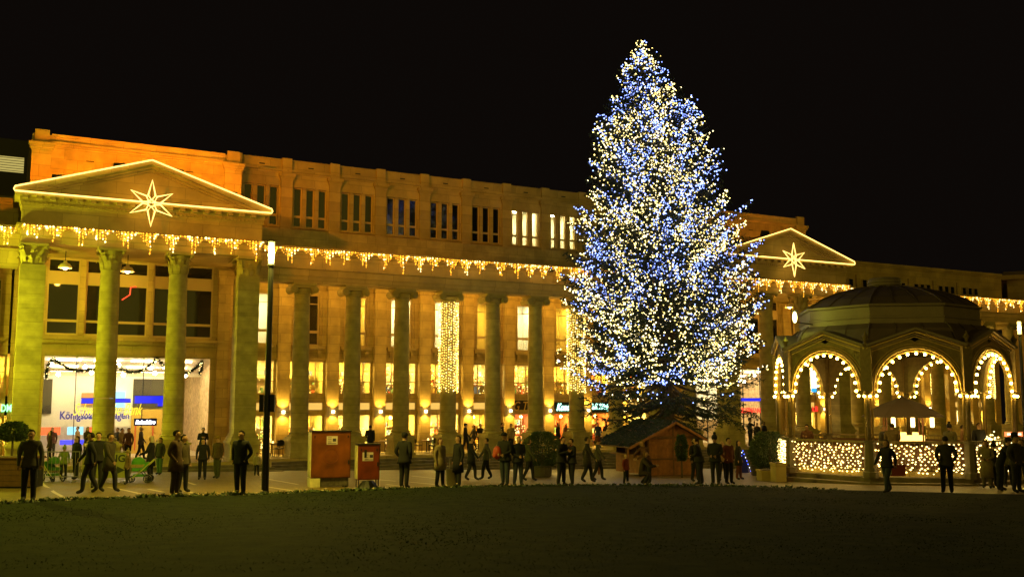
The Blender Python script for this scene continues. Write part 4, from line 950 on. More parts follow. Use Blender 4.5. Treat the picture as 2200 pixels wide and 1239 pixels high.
# ------------------------------------------------------------------ the fir tree
def fir():
    TY = 53.0; b = at(1437, 1000, TY); gx = b.x; base = Vector((gx, TY, gz(gx, TY))); ap = at(1379, 97, TY)
    r = random.Random(21)
    t = thing('fir_tree', 'giant fir tree covered in white and blue fairy lights behind the hut', 'tree', base, 0)
    A = ap - base; H = A.z
    def ctr(f): return Vector((A.x * f ** 1.6, 0, H * f))
    MB().tube([ctr(i / 12) for i in range(13)], [.40 * (1 - i / 12) ** .8 + .02 for i in range(13)], 12).build('trunk', BARK, t, smooth=True)
    prof = [(100,3),(110,24),(150,46),(200,68),(250,98),(300,126),(350,140),(400,148),(450,152),(500,172),(550,192),(600,212),(650,224),(700,224),(750,214),(800,214),(840,200),(870,150)]
    def halfw(z):
        y = 860 - (z + base.z - CAMZ) * 2152 / TY
        if y <= prof[0][0]: return .1
        for (a, u), (c, v) in zip(prof, prof[1:]):
            if a <= y <= c: return (u + (v - u) * (y - a) / (c - a)) * TY / 2152
        return prof[-1][1] * TY / 2152
    limbs, nd = MB(), MB(); wm, bl = MB(), MB(); nw = nb = 0; tone = [0.0]
    z = 3.2
    def twig(p, d, L, lit, w=1.0):
        nonlocal nw, nb
        n = max(3, int(L / .10)); q = p + d * L
        for i in range(n):
            f = (i + r.random()) / n; c = p + d * (L * f) + Vector((0, 0, -.06 * L * f * f))
            for _ in range(3):
                e = (d * r.uniform(.1, .9) + Vector((r.gauss(0, .6), r.gauss(0, .6), r.gauss(-.15, .5)))).normalized() * r.uniform(.12, .24) * w
                s = e.orthogonal().normalized() * .028; nd.poly([c - s, c + s, c + e])
        if lit > 0:
            k = lit * L * 3.6; k = int(k) + (1 if r.random() < k - int(k) else 0)
            for _ in range(k):
                f = r.random() ** .7; c = p + d * (L * f) + Vector((r.gauss(0, .06), r.gauss(0, .06), r.gauss(.02, .06)))
                v = noise.noise(Vector((c.x * .42 + 3, c.y * .42, c.z * .42 + 7))) + .55 * noise.noise(Vector((c.x * 1.3, c.y * 1.3, c.z * 1.3)))
                blue = v + tone[0] > (.06 if c.z > 8.5 else .28)
                if r.random() < .06: blue = not blue
                if noise.noise(Vector((c.x * .8 + 40, c.y * .8, c.z * 1.0))) < -.10 and r.random() < .82: continue
                rad = r.uniform(.026, .052)
                if blue: bl.octa(c, rad); nb += 1
                else: wm.octa(c, rad, 0 if r.random() < .55 else 1); nw += 1
    while z < H - .15:
        f = z / H; hw = halfw(z); n = 7 if z < 5 else 12 if hw > 1.2 else 8 if hw > .5 else 5; a0 = r.uniform(0, 6.28)
        for i in range(n):
            a = a0 + 2 * math.pi * (i + r.uniform(-.25, .25)) / n
            L = hw * r.uniform(.76, 1.03) * (1.12 if r.random() < .12 else 1)
            el = R(-14 + 50 * f + r.uniform(-7, 7)) if z > 5 else R(-12 + r.uniform(-10, 6))
            out = Vector((math.cos(a), math.sin(a), 0)); c0 = ctr(f); pts = []
            for j in range(7):
                u = j / 6; rr = L * u; zz = math.tan(el) * L * u * (1 - .35 * u) + (.16 * L * u * u * u) - (.14 * L * math.sin(u * math.pi) * (1 - f))
                pts.append(c0 + out * rr + Vector((0, 0, zz)))
            limbs.tube(pts, [max(.008, (.020 + .012 * L) * (1 - j / 6.3)) for j in range(7)], 5)
            side = Vector((-out.y, out.x, 0)); lit = 0 if z < 4.6 else (.5 if z < 5.2 else 1.0)
            lit *= r.choice((.15, .5, .9, 1.3, 1.8)); tone[0] = r.gauss(0, .28)
            if lit and out.y > .5: lit *= .35
            m = max(3, int(L / (.30 if z > 5 else .50)))
            for j in range(m):
                u = .22 + .78 * (j + r.random() * .6) / m
                k = min(5, int(u * 6)); p = pts[k].lerp(pts[k + 1], u * 6 - k) if k < 6 else pts[6]
                for sg in (-1, 1):
                    ll = (.28 + .62 * (1 - u)) * min(1.35, .45 + L * .28) * r.uniform(.7, 1.15)
                    d = (out * r.uniform(.5, .9) + side * sg * r.uniform(.5, 1.0) + Vector((0, 0, r.uniform(-.35, .12)))).normalized()
                    twig(p, d, ll, lit * (.55 + .7 * u))
            twig(pts[5], (pts[6] - pts[5]).normalized(), min(.6, .35 + .1 * L), lit * 1.6)
        z += .34 if z > 5 else .42
    for i in range(30):
        a = r.uniform(0, 6.28); zz = H - r.uniform(0, .8); twig(ctr(zz / H), Vector((math.cos(a), math.sin(a), 1.2)).normalized(), .35, 1.3)
    for q, d in ((ctr(.19), Vector((.9, -.2, -.35))), (ctr(.18), Vector((.75, -.5, -.42))), (ctr(.20), Vector((-.85, -.3, -.22)))):   # long bare looking low boughs
        d = d.normalized(); L = 5.0 if d.x > 0 else 4.0; p = [q + d * L * u + Vector((0, 0, .5 * u * u)) for u in [i / 6 for i in range(7)]]
        limbs.tube(p, [.06 * (1 - i / 7) + .01 for i in range(7)], 5); side = Vector((-d.y, d.x, 0))
        for j in range(26):
            u = .3 + .7 * j / 26; k = min(5, int(u * 6)); c = p[k].lerp(p[k + 1], u * 6 - k)
            twig(c, (d + side * (1 if j % 2 else -1) * .8 + Vector((0, 0, r.uniform(-.8, 0)))).normalized(), r.uniform(.4, .9), 0, 1.2)
    tag(limbs.build('limbs', BARK, t), kind='stuff'); tag(nd.build('needles', NEEDLE, t), kind='stuff')
    o = wm.build('warm_tree_lights', [TREEW, TREEW2], None, base); tag(o, 'thousands of warm yellow fairy lights on the giant fir', 'fairy lights', 'fairy lights on the fir', 'stuff')
    o = bl.build('blue_tree_lights', BLUEB, None, base); tag(o, 'clumps of cold blue white fairy lights on the giant fir', 'fairy lights', 'fairy lights on the fir', 'stuff')
    print('TREE', len(nd.f), nw, nb)
fir()

# ------------------------------------------------------------------ the octagonal pavilion
def pavilion():
    PC = Vector((16.2, 43.0, 0)); RR = 4.8; ph = R(15); zb = gz(16.2, 43.0) 
    t = thing('music_pavilion', 'octagonal iron music pavilion with domed roof and bulb lit arches', 'pavilion', (PC.x, PC.y, 0), ph)
    A = [-math.pi / 2 + i * math.pi / 4 for i in range(8)]      # corners (local)
    def ring(r, z): return [(r * math.cos(a), r * math.sin(a), z) for a in A]
    def prism8(rs_, mats, name, smooth=False):
        mb = MB(); mb.lathe(rs_, 8, a0=A[0]); return mb.build(name, mats, t)
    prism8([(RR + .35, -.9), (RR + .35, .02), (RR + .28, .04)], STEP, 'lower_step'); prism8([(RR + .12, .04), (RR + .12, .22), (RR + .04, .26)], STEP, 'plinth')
    prism8([(RR - .05, .26), (RR - .05, .44)], STONE2, 'platform')
    w = 2 * RR * math.sin(math.pi / 8); ap = RR * math.cos(math.pi / 8)
    for i in range(8):
        am = A[i] + math.pi / 8; fx = obj('arch_side', None, t, (0, 0, 0), am + math.pi / 2)   # face frame: x along, -y outwards
        h = w / 2; zs, ra = 3.55, h - .36; ze, zp = 5.28, 5.92
        # arch panel with opening
        def panel(d0, d1, grow, zoff):
            mb = MB(); N = 16; inn, out = [], []
            for k in range(N + 1):
                a = math.pi * k / N; c, s_ = math.cos(a), math.sin(a); inn.append((ra * c, zs + ra * s_ * 1.0))
                if abs(c) > 1e-6: kx = (h - .15) / abs(c)
                else: kx = 1e9
                x = c * kx; z = zs + s_ * kx
                zt = ze + (zp - ze) * (1 - min(1, abs(x) / h)) - .12
                if z > zt:                                       # meets the gable line
                    lo, hi = 0.0, kx
                    for _ in range(30):
                        m = (lo + hi) / 2
                        if zs + s_ * m > ze + (zp - ze) * (1 - abs(c * m) / h) - .12: hi = m
                        else: lo = m
                    x, z = c * lo, zs + s_ * lo
                out.append((x, z))
            for k in range(N):
                q = [inn[k], out[k], out[k + 1], inn[k + 1]]; mb.prism(q, d0, d1)
            return mb
        panel(-ap - .02, -ap + .10, 0, 0).build('arch_panel', IRON, fx)
        for rr, dd, th in ((ra + .03, .05, .045), (ra + .13, .09, .03), (ra + .22, .06, .025), (ra + .31, .04, .02)):
            MB().tube([(rr * math.cos(math.pi * k / 20), -ap - dd, zs + rr * math.sin(math.pi * k / 20)) for k in range(21)], th, 6).build('arch_moulding', MOULD, fx)
        for sg in (-1, 1):
            for k, (o, dz, th) in enumerate(((.24, .0, .10), (.18, -.12, .06), (.10, -.22, .05), (.06, -.31, .035))):
                MB().bar((sg * (h + .02), -ap - o + .06, ze + dz), (0, -ap - o + .06, zp + dz), .12 if k == 0 else .08, th).build('gable_moulding', MOULD if k % 2 else BAND, fx)
            MB().prism([(sg * h, ze + .05), (0, zp + .05), (0, zp - .02), (sg * h, ze - .02)], -ap - .22, -ap + 2.0).build('gable_roof', ROOF, fx)
            # fretwork in the corners beside the arch
            fr = MB(); rf = random.Random(4)
            for q in range(26):
                x = sg * rf.uniform(.75, h - .22); z = rf.uniform(4.35, 5.2)
                if (x * x + (z - zs) ** 2) ** .5 > ra + .36 and z < ze + (zp - ze) * (1 - abs(x) / h) - .36:
                    fr.tube([(x + .07 * math.cos(u), -ap - .03, z + .07 * math.sin(u)) for u in [k * .9 for k in range(7)]], .012, 4, closed=True)
            if fr.v: tag(fr.build('fretwork', IRON, fx), kind='stuff')
        # railing and light net
        rl = MB(); rl.box(-h + .12, h - .12, -ap - .05, -ap + .07, 1.52, 1.60).box(-h + .12, h - .12, -ap - .02, -ap + .03, .50, .55); rl.build('handrail', IRON, fx)
        for k in range(19):
            x = -h + .2 + (2 * h - .4) * k / 18; MB().tube([(x, -ap, .44), (x, -ap, 1.52)], .014, 5).build('baluster', IRON, fx)
        MB().box(-h + .1, h - .1, -ap + .02, -ap + .05, .46, 1.40).build('rail_panel', mat('rail_panel', (.10, .045, .02), .7), fx)
        tm = Matrix.Translation(PC) @ Matrix.Rotation(ph + am + math.pi / 2, 4, 'Z')
        side = ['front', 'front right', 'right', 'rear right', 'rear', 'rear left', 'left', 'front left'][i]
        where = {7: 'towards the lawn', 6: 'beside the stone planters', 0: 'towards the open plaza', 5: 'facing the hut', 4: 'facing the colonnade', 3: 'facing the far wing', 2: 'facing the rear lamp', 1: 'facing away from the fir'}[i]
        nt = MB(); rn = random.Random(50 + i)
        for row in range(11):
            z = 1.48 - row * .104 
            for k in range(17):
                if rn.random() < .14: continue
                x = -h + .14 + (2 * h - .28) * (k + (row % 2) * .5 + rn.uniform(-.3, .3)) / 17.4
                nt.octa((x, -ap - .09 + rn.uniform(-.02, .02), z + rn.uniform(-.035, .035) - .05 * math.sin(k / 17 * math.pi)), rn.uniform(.030, .050), rn.randrange(2), .7)
        if i in (0, 1, 5, 6, 7):
            o = nt.build('light_net', [GLOBE_S, WARM2]); o.matrix_world = tm; tag(o, 'net of warm bulbs draped over the pavilion railing ' + where, 'light net', 'light nets on the pavilion railing', 'stuff')
        sl = thing('bulb_string', 'string of round bulbs along the pavilion arch ' + where, 'string lights', (0, 0, 0), 0, 'bulb strings along the pavilion arches'); sl.matrix_world = tm
        cab = []; nb_ = 15
        for k in range(nb_):
            a = math.pi * k / (nb_ - 1); cab.append(((ra - .05) * math.cos(a), -ap - .10, zs + (ra - .05) * math.sin(a)))
        ext = [(h - .05, -ap - .12, zs - .20), (h - .30, -ap - .12, zs - .19)]; ex2 = [(-h + .30, -ap - .12, zs - .19), (-h + .05, -ap - .12, zs - .20)]
        MB().tube(ext + cab + ex2, .012, 4).build('cable', BLACK, sl)
        for q in ext + cab + ex2: obj('bulb', BULB, sl, (q[0], q[1] - .03, q[2] - .03))
    for i in range(8):                                          # corner posts
        a = A[i]; c = obj('corner_post', None, t, (RR * math.cos(a), RR * math.sin(a), 0), a)
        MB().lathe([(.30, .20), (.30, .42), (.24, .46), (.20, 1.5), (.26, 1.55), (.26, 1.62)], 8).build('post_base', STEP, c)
        MB().tube([(0, 0, 1.6), (0, 0, 5.3)], .075, 10).build('post_shaft', IRON, c, smooth=True)
        for q in (-1, 1): MB().tube([(-.1, q * .13, 1.6), (-.1, q * .13, 5.2)], .035, 8).build('post_colonnette', MOULD, c, smooth=True)
        MB().lathe([(.10, 3.28), (.18, 3.36), (.18, 3.42), (.11, 3.48)], 10).build('post_capital', IRON, c)
        MB().box(-.10, .13, -.20, .20, 3.5, 5.22).build('pier', IRON, c)
        MB().lathe([(.06, 5.25), (.12, 5.34), (.05, 5.42), (.10, 5.56), (.13, 5.62), (.05, 5.72), (.02, 5.82)], 10, .1, 0).build('finial', IRON, c)
    # roof
    ro = 3.72
    mb = MB(); mb.lathe([(RR + .02, 5.20), (RR - .5, 5.52), (4.05, 6.0), (ro + .05, 6.22)], 8, a0=A[0], cap=False); mb.build('lower_roof', ROOF, t)
    sm = MB()
    for i in range(8):
        for q in (0, .33, .66):
            def pt(r, z):
                p0 = Vector((r * math.cos(A[i]), r * math.sin(A[i]), z)); p1 = Vector((r * math.cos(A[i] + math.pi / 4), r * math.sin(A[i] + math.pi / 4), z)); return p0.lerp(p1, q) * 1.002
            sm.tube([pt(RR - .5, 5.53), pt(4.06, 6.01), pt(ro + .06, 6.23)], .03 if q == 0 else .016, 5)
            sm.tube([pt(r, z) for r, z in ((ro - .05, 7.02), (3.2, 7.35), (2.4, 7.68), (1.4, 7.93), (.6, 8.02))], .03 if q == 0 else .016, 5)
    sm.build('roof_seams', ROOF, t)
    for i in range(8):
        def fc(r, z, k): a = A[i] + k * math.pi / 4; return (r * math.cos(a), r * math.sin(a), z)
        mb = MB(); lv = [(ro, 6.20), (ro, 6.42), (ro + .04, 6.44), (ro + .04, 6.50), (ro - .02, 6.52), (ro - .02, 6.88), (ro + .08, 6.92), (ro + .10, 7.00), (ro - .06, 7.03)]
        for (r0, z0), (r1, z1) in zip(lv, lv[1:]): mb.poly([fc(r0, z0, 0), fc(r0, z0, 1), fc(r1, z1, 1), fc(r1, z1, 0)])
        mb.build('drum_panel', BAND, t)
        mb = MB(); lv = [(ro - .06, 7.03), (3.2, 7.34), (2.4, 7.67), (1.4, 7.92), (.55, 8.02)]
        for (r0, z0), (r1, z1) in zip(lv, lv[1:]): mb.poly([fc(r0, z0, 0), fc(r0, z0, 1), fc(r1, z1, 1), fc(r1, z1, 0)])
        mb.build('dome_panel', ROOF, t)
    MB().lathe([(.62, 7.98), (.62, 8.06), (.70, 8.10), (.66, 8.17), (.72, 8.22), (.66, 8.30), (.70, 8.34), (.60, 8.42), (.3, 8.46)], 20).build('roof_cap', BAND, t)
    MB().lathe([(RR - .15, 5.15), (3.6, 5.7), (1.0, 6.3)], 8, a0=A[0], cap=False).build('inner_ceiling', mat('dark_ceiling', (.05, .04, .03), .8), t)
    # floodlight hung on the roof edge towards the fir
    lp = Vector((PC.x, PC.y, 0)) + Matrix.Rotation(ph, 3, 'Z') @ Vector((ro * math.cos(A[5] + .35) * 1.04, ro * math.sin(A[5] + .35) * 1.04, 6.45))
    cq = PC + Vector((3.74 * math.cos(R(195)), 3.74 * math.sin(R(195)), 0)); nv = Vector((math.cos(R(217.5)), math.sin(R(217.5)), 0)); lq = cq + nv * .75 + Vector((-.12, .1, 6.62))
    sp_ = thing('roof_spotlight', 'oval spotlight on a bracket at the pavilion roof towards the fir', 'spotlight', lq, R(-30))
    MB().ball((0, 0, 0), .16, 10, 8, 0, .6, .6, 1.5).build('lens', emit('spot_lens', (1, .95, .35), 6), sp_, smooth=True); MB().bar((0, 0, -.2), (.62, .5, -.3), .04).build('bracket', BLACK, sp_); MB().box(-.13, .13, -.13, .13, .24, .28).build('hood', BLACK, sp_)
    point(sp_, (-.3, -.35, .05), 46, (.72, .85, .06), .12)
    # market stall inside
    c = thing('drinks_stall', 'round drinks stall with lit counter standing inside the pavilion', 'stall', (PC.x + .3, PC.y - .6, .44), 0)
    MB().lathe([(1.05, 0), (1.05, .95), (1.2, .96), (1.2, 1.02)], 12).build('counter', WOODD, c)
    for k in range(4): a = k * math.pi / 2 + .5; MB().tube([(1.0 * math.cos(a), 1.0 * math.sin(a), 1.0), (1.0 * math.cos(a), 1.0 * math.sin(a), 2.15)], .035, 6).build('post', WOOD, c)
    MB().lathe([(1.75, 2.02), (1.70, 2.10), (.9, 2.55), (.08, 2.85), (.02, 2.95)], 8, cap=True).build('canopy', mat('grey_canvas', (.11, .08, .08), .9), c)
    for k in range(3): x = -.8 + .8 * k; MB().lathe([(.07, 1.62), (.085, 1.68), (.085, 1.98), (.07, 2.02)], 10, x, -1.05).build('lantern', emit('lantern', (1, .66, .22), 6), c)
    for k in range(5): x = -.5 + .25 * k; MB().box(x - .09, x + .09, -.75, -.55, 1.05, 1.28 + .12 * (k % 2)).build('lit_jar', emit('stall_glow', (1, .45, .10), 3.5), c)
    point(c, (0, -.3, 1.8), 26, (1, .6, .2), .2)
    sg = thing('light_sign', 'red and orange glowing stall sign on the pavilion edge', 'sign', bw(*fac(2175, 930, -20), 0) if False else at(2178, 938, 41.0), 0)
    MB().box(-.35, .35, -.04, .04, .02, .20).build('board', emit('stall_sign', (1, .16, .05), 2.2), sg); MB().box(-.36, -.33, -.02, .02, -.9, .02).box(.33, .36, -.02, .02, -.9, .02).build('stand', DARKF, sg); MB().box(-.28, .28, -.05, -.041, .08, .14).build('lamp_strip', emit('stall_sign2', (1, .7, .4), 4), sg)
    mb = MB(); q = at(2130, 943, 40.6); r = random.Random(8)
    for _ in range(46): v = Vector((r.gauss(0, 1), r.gauss(0, 1), r.gauss(0, .6))).normalized() * r.uniform(.08, .36); mb.octa(tuple(v), .035, r.randrange(2))
    o = mb.build('light_ball', [WARM2, GLOBE_S], None, q); tag(o, 'spiky cluster of white bulbs beside the red stall sign', 'lights')
    MB().tube([(0, 0, -.1), (0, 0, -.75)], .02, 6).build('stem', DARKF, o)
GLOBE_S = emit('net_bulb', (1.0, .62, .14), 8.0)
BULB = MB().ball((0, 0, 0), .052, 10, 6).mesh('bulb', GLOBE, True)
pavilion()

# ------------------------------------------------------------------ shrubs, planters, barriers, small things
def shrub(px, py, Y, w, h, label, name='potted_shrub', pot=True, stem=0.0, dens=1.0):
    b = at(px, py, Y); g = Vector((b.x, Y, gz(b.x, Y))); t = thing(name, label, 'shrub', g, 0)
    r = random.Random(int(px)); mb = MB(); z0 = .45 if pot else 0
    if pot: MB().lathe([(.34, 0), (.42, .05), (.46, .45), (.50, .47), (.50, .52), (.40, .52)], 14).build('pot', mat('dark_pot', (.06, .05, .04), .6), t)
    zc = z0 + stem
    for _ in range(int(1500 * w * h * dens)):
        a = r.uniform(0, 6.28); u = r.random() ** .5; v = r.uniform(0, 1); env = math.sin(math.pi * (.12 + .80 * v)) ** .7 * (1 + .22 * noise.noise(Vector((math.cos(a) * 2, math.sin(a) * 2, v * 4 + px))))
        c = Vector((math.cos(a) * u * env * w / 2, math.sin(a) * u * env * w / 2, zc + v * h)); d = Vector((math.cos(a), math.sin(a), r.uniform(-.3, 1.2))).normalized() * r.uniform(.07, .14); s = d.cross(Vector((r.gauss(0,1), r.gauss(0,1), r.gauss(0,1)))).normalized() * .03
        mb.poly([c, c + d * .5 + s, c + d, c + d * .5 - s])
    tag(mb.build('leaves', LEAF, t), kind='stuff')
    st = MB(); st.tube([(0, 0, z0 * .8), (0, 0, zc + h * .6)], [.05, .025], 6)
    for k in range(6): a = k * 1.05; st.tube([(0, 0, zc + .1), (math.cos(a) * w * .2, math.sin(a) * w * .2, zc + h * .5)], [.02, .008], 5)
    st.build('stem', BARK, t)
shrub(1165, 1000, 46.0, 1.9, 1.55, 'big round shrub in a pot in front of the arcade steps')
shrub(1655, 1010, 45.0, 1.9, 1.6, 'loose leafy shrub in a pot beside the pavilion railing')
shrub(1690, 1005, 47.0, 1.2, 1.1, 'smaller dark shrub in a pot behind the stone planters')
shrub(1632, 1010, 50.0, .9, 1.3, 'slim dark shrub beside the blue lit board', dens=1.2)
shrub(1465, 1010, 46.2, .5, 1.15, 'narrow trimmed shrub leaning on the hut planks', pot=False, stem=.75, dens=2)
shrub(22, 1040, 34.0, 1.0, .62, 'flat clipped topiary tree beside the corner pillar', 'topiary_tree', True, 1.0, 2.2)
def planter(px0, px1, ytop, ybot, label):
    a, b = gnd(px0, ybot), gnd(px1, ybot); Y = (a.y + b.y) / 2; a, b = at(px0, ybot, Y), at(px1, ybot, Y); z = gz(a.x, Y); h = at(px0, ytop, Y).z - z; w = b.x - a.x
    t = thing('stone_planter', label, 'planter', (a.x, Y, z), 0, 'stone planters beside the pavilion')
    MB().box(0, w, 0, .9, -.1, h - .08).build('trough', STONE2, t); MB().box(-.03, w + .03, -.03, .93, h - .078, h).build('rim', STONE2, t); MB().box(.06, w - .06, .06, .84, h + .001, h + .02).build('soil', BARK, t)
planter(1637, 1666, 1010, 1033, 'low stone planter block standing left of the taller one'); planter(1668, 1690, 995, 1035, 'taller stone planter block against the pavilion corner')
def aframe():
    g = gnd(1596, 1015); t = thing('light_pyramid', 'blue lit pyramid frame with small bulbs beside the hut group', 'decoration', g, .2)
    bm = emit('deep_blue_bulb', (.05, .12, 1.0), 5)
    for q in ((-.3, -.3), (.3, -.3), (.3, .3), (-.3, .3)): MB().tube([(q[0], q[1], 0), (0, 0, 1.25)], .018, 5).build('strut', mat('navy_frame', (.01, .015, .09), .5), t)
    MB().lathe([(.36, .02), (.03, 1.2)], 4, a0=math.pi / 4).build('fabric', mat('navy_fabric', (.008, .012, .10), .7), t)
    for k in range(14):
        f = k / 14; q = ((-.3, -.3), (.3, -.3))[k % 2]; MB().ball((q[0] * (1 - f) * 1.15, q[1] * (1 - f) * 1.15, 1.25 * f + .03), .026, 6, 4).build('bulb', bm if k % 3 else WHTL, t)
aframe()
def barrier(px0, px1, py, label, banner=False):
    a, b = gnd(px0, py), gnd(px1, py); d = b - a; L = d.length; rz = math.atan2(d.y, d.x)
    t = thing('crowd_barrier', label, 'barrier', a, rz, 'steel crowd barriers beside the stroller')
    GAL = mat('galvanised_tube', (.35, .35, .28), .4, .7)
    MB().tube([(0, 0, .12), (0, 0, 1.08), (L, 0, 1.08), (L, 0, .12)], .022, 6).tube([(0, 0, .2), (L, 0, .2)], .018, 6).build('frame', GAL, t)
    n = max(4, int(L / .13))
    for i in range(1, n): MB().tube([(L * i / n, 0, .2), (L * i / n, 0, 1.08)], .009, 5).build('rod', GAL, t)
    for x in (.15, L - .15): MB().box(x - .03, x + .03, -.3, .3, 0, .05).build('foot', GAL, t)
    if banner:
        bn = MB().box(.05, L - .03, -.04, -.03, .14, 1.05).build('banner', mat('olive_banner', (.26, .27, .06), .7), t); me = text_mesh('ING', .36, .004, mat('banner_ink', (.03, .04, .03), .8), bold=.01)
        o = obj('lettering', me, bn, (L - .80, -.047, .72)); MB().prism([(L - .95, .38), (L - .95, .46), (L - .45, .46), (L - .45, .56), (L - .16, .42), (L - .45, .28), (L - .45, .38)], -.048, -.042).build('arrow', mat('banner_ink', (.03, .04, .03), .8), bn)
barrier(92, 168, 1036, 'steel crowd barrier with open rods beside the topiary'); barrier(172, 278, 1035, 'steel crowd barrier carrying a banner with lettering and arrow', True)
def planter_box():
    a = gnd(-40, 1048); w = 1.55; t = thing('planter_box', 'dark wooden planter box at the foot of the topiary', 'planter', (a.x, a.y, gz(a.x, a.y)), .05)
    for k in range(5): MB().box(0, w, -.02, 0, .05 + k * .17, .05 + k * .17 + .16).build('board', WOODD, t)
    MB().box(.01, w - .01, .0, .8, .0, .9).build('box', BLACK, t); MB().box(-.03, w + .03, -.05, .85, .902, .95).build('rim', WOODD, t)
planter_box()
def stroller(px, py, label, col, rz=0.0, sc=1.0):
    g = gnd(px, py); t = thing('stroller', label, 'stroller', g, rz, None); FAB = mat('stroller_fabric_' + label[:5], col, .8); YEL = mat('reflective_tube', (.45, .45, .12), .4); t.scale = (.84, .84, .84)
    for x in (-.38, .36):
        for y in (-.24, .24):
            r_ = .12 if x < 0 else .16; wh = obj('wheel', MB().tube([(r_ * math.cos(k * .524), 0, r_ * math.sin(k * .524)) for k in range(12)], .026, 6, closed=True).mesh('wheel', BLACK), t, (x, y, r_ + .02))
            MB().tube([(-r_, 0, 0), (r_, 0, 0)], .01, 4).tube([(0, 0, -r_), (0, 0, r_)], .01, 4).ball((0, 0, 0), .03, 6, 4).build('spokes', DARKF, wh)
    for y in (-.22, .22): MB().tube([(-.36, y, .16), (.1, y, .52), (.62, y, 1.02)], .02, 6).build('handle_tube', YEL, t); MB().tube([(.34, y, .2), (.0, y, .55)], .018, 6).build('frame_tube', DARKF, t)
    MB().tube([(.62, -.22, 1.02), (.62, .22, 1.02)], .024, 6).build('handlebar', BLACK, t)
    MB().prism([(-.30, .50), (.22, .50), (.38, .86), (.28, .88), (.12, .62), (-.30, .62)], -.2, .2).build('seat', FAB, t)
    MB().lathe([(.30, .0), (.29, .12), (.22, .24), (.10, .30), (.0, .31)], 12, 0, 0, cap=False, sy=.75).build('hood', FAB, t, (-.08, 0, .78)); MB().box(-.25, .2, -.18, .18, .26, .36).build('basket', FAB, t)
stroller(300, 1036, 'bright green stroller with yellow tubes pushed by a person in black', (.07, .26, .02), 0.15); stroller(112, 1034, 'green stroller behind the open rod barrier', (.05, .16, .02), 2.6)
# far modern block behind the left wing and corner house at the far right
def far_blocks():
    t = thing('office_block', 'dark modern office block with lit strip windows behind the short wing', 'building', bw(-42, 26, 0), BANG)
    MB().box(-14, 22, 0, 14, -3, 22.5).build('wall', mat('dark_cladding', (.03, .03, .03), .6), t)
    for k in range(9):
        x = -12 + k * 3.7
        for z in (20.0, 17.0):
            f = MB().box(x - .08, x + 3.3, -.06, -.002, z - .1, z + 1.25).build('window', DARKF, t); [MB().box(x, x + 3.2, -.12, -.092, z + .08 + .19 * j, z + .12 + .19 * j).build('blind_slat', DARKF, f) for j in range(6)]; MB().box(x, x + 3.2, -.09, -.062, z, z + 1.15).build('pane', emit('office_glow', (1.0, .80, .22), .42) if z > 18 else DGLASS, f)
    t = thing('corner_house', 'tall stone corner house with a red lit awning behind the far wing', 'building', Vector((at(2163, 600, 91.5).x, 91.5, 0)), BANG + R(-52))
    MB().box(0, 14, 0, 12, -5, 14.3).build('wall', STONE2, t); MB().box(-.5, 14.5, -.6, 12.5, 14.2, 14.6).build('eaves', STONE2, t); MB().box(-.3, 14.3, -.4, 12.3, 14.6, 14.95).build('roof', ROOF, t)
    MB().box(-.9, 14, -1.1, -.002, 11.7, 12.0).build('awning', ROOF, t); MB().tube([(-.9, -1.15, 11.62), (14, -1.15, 11.62)], .08, 6).build('red_light_tube', emit('red_tube', (1, .16, .03), 3), t)
    for k in range(4):
        for z in (5.5, 9.0): f = MB().box(1 + k * 3.2, 2.4 + k * 3.2, -.05, -.002, z, z + 2.1).build('window', FRAME, t); MB().box(1.1 + k * 3.2, 2.3 + k * 3.2, -.06, -.051, z + .1, z + 2.0).build('pane', DGLASS, f)
far_blocks()
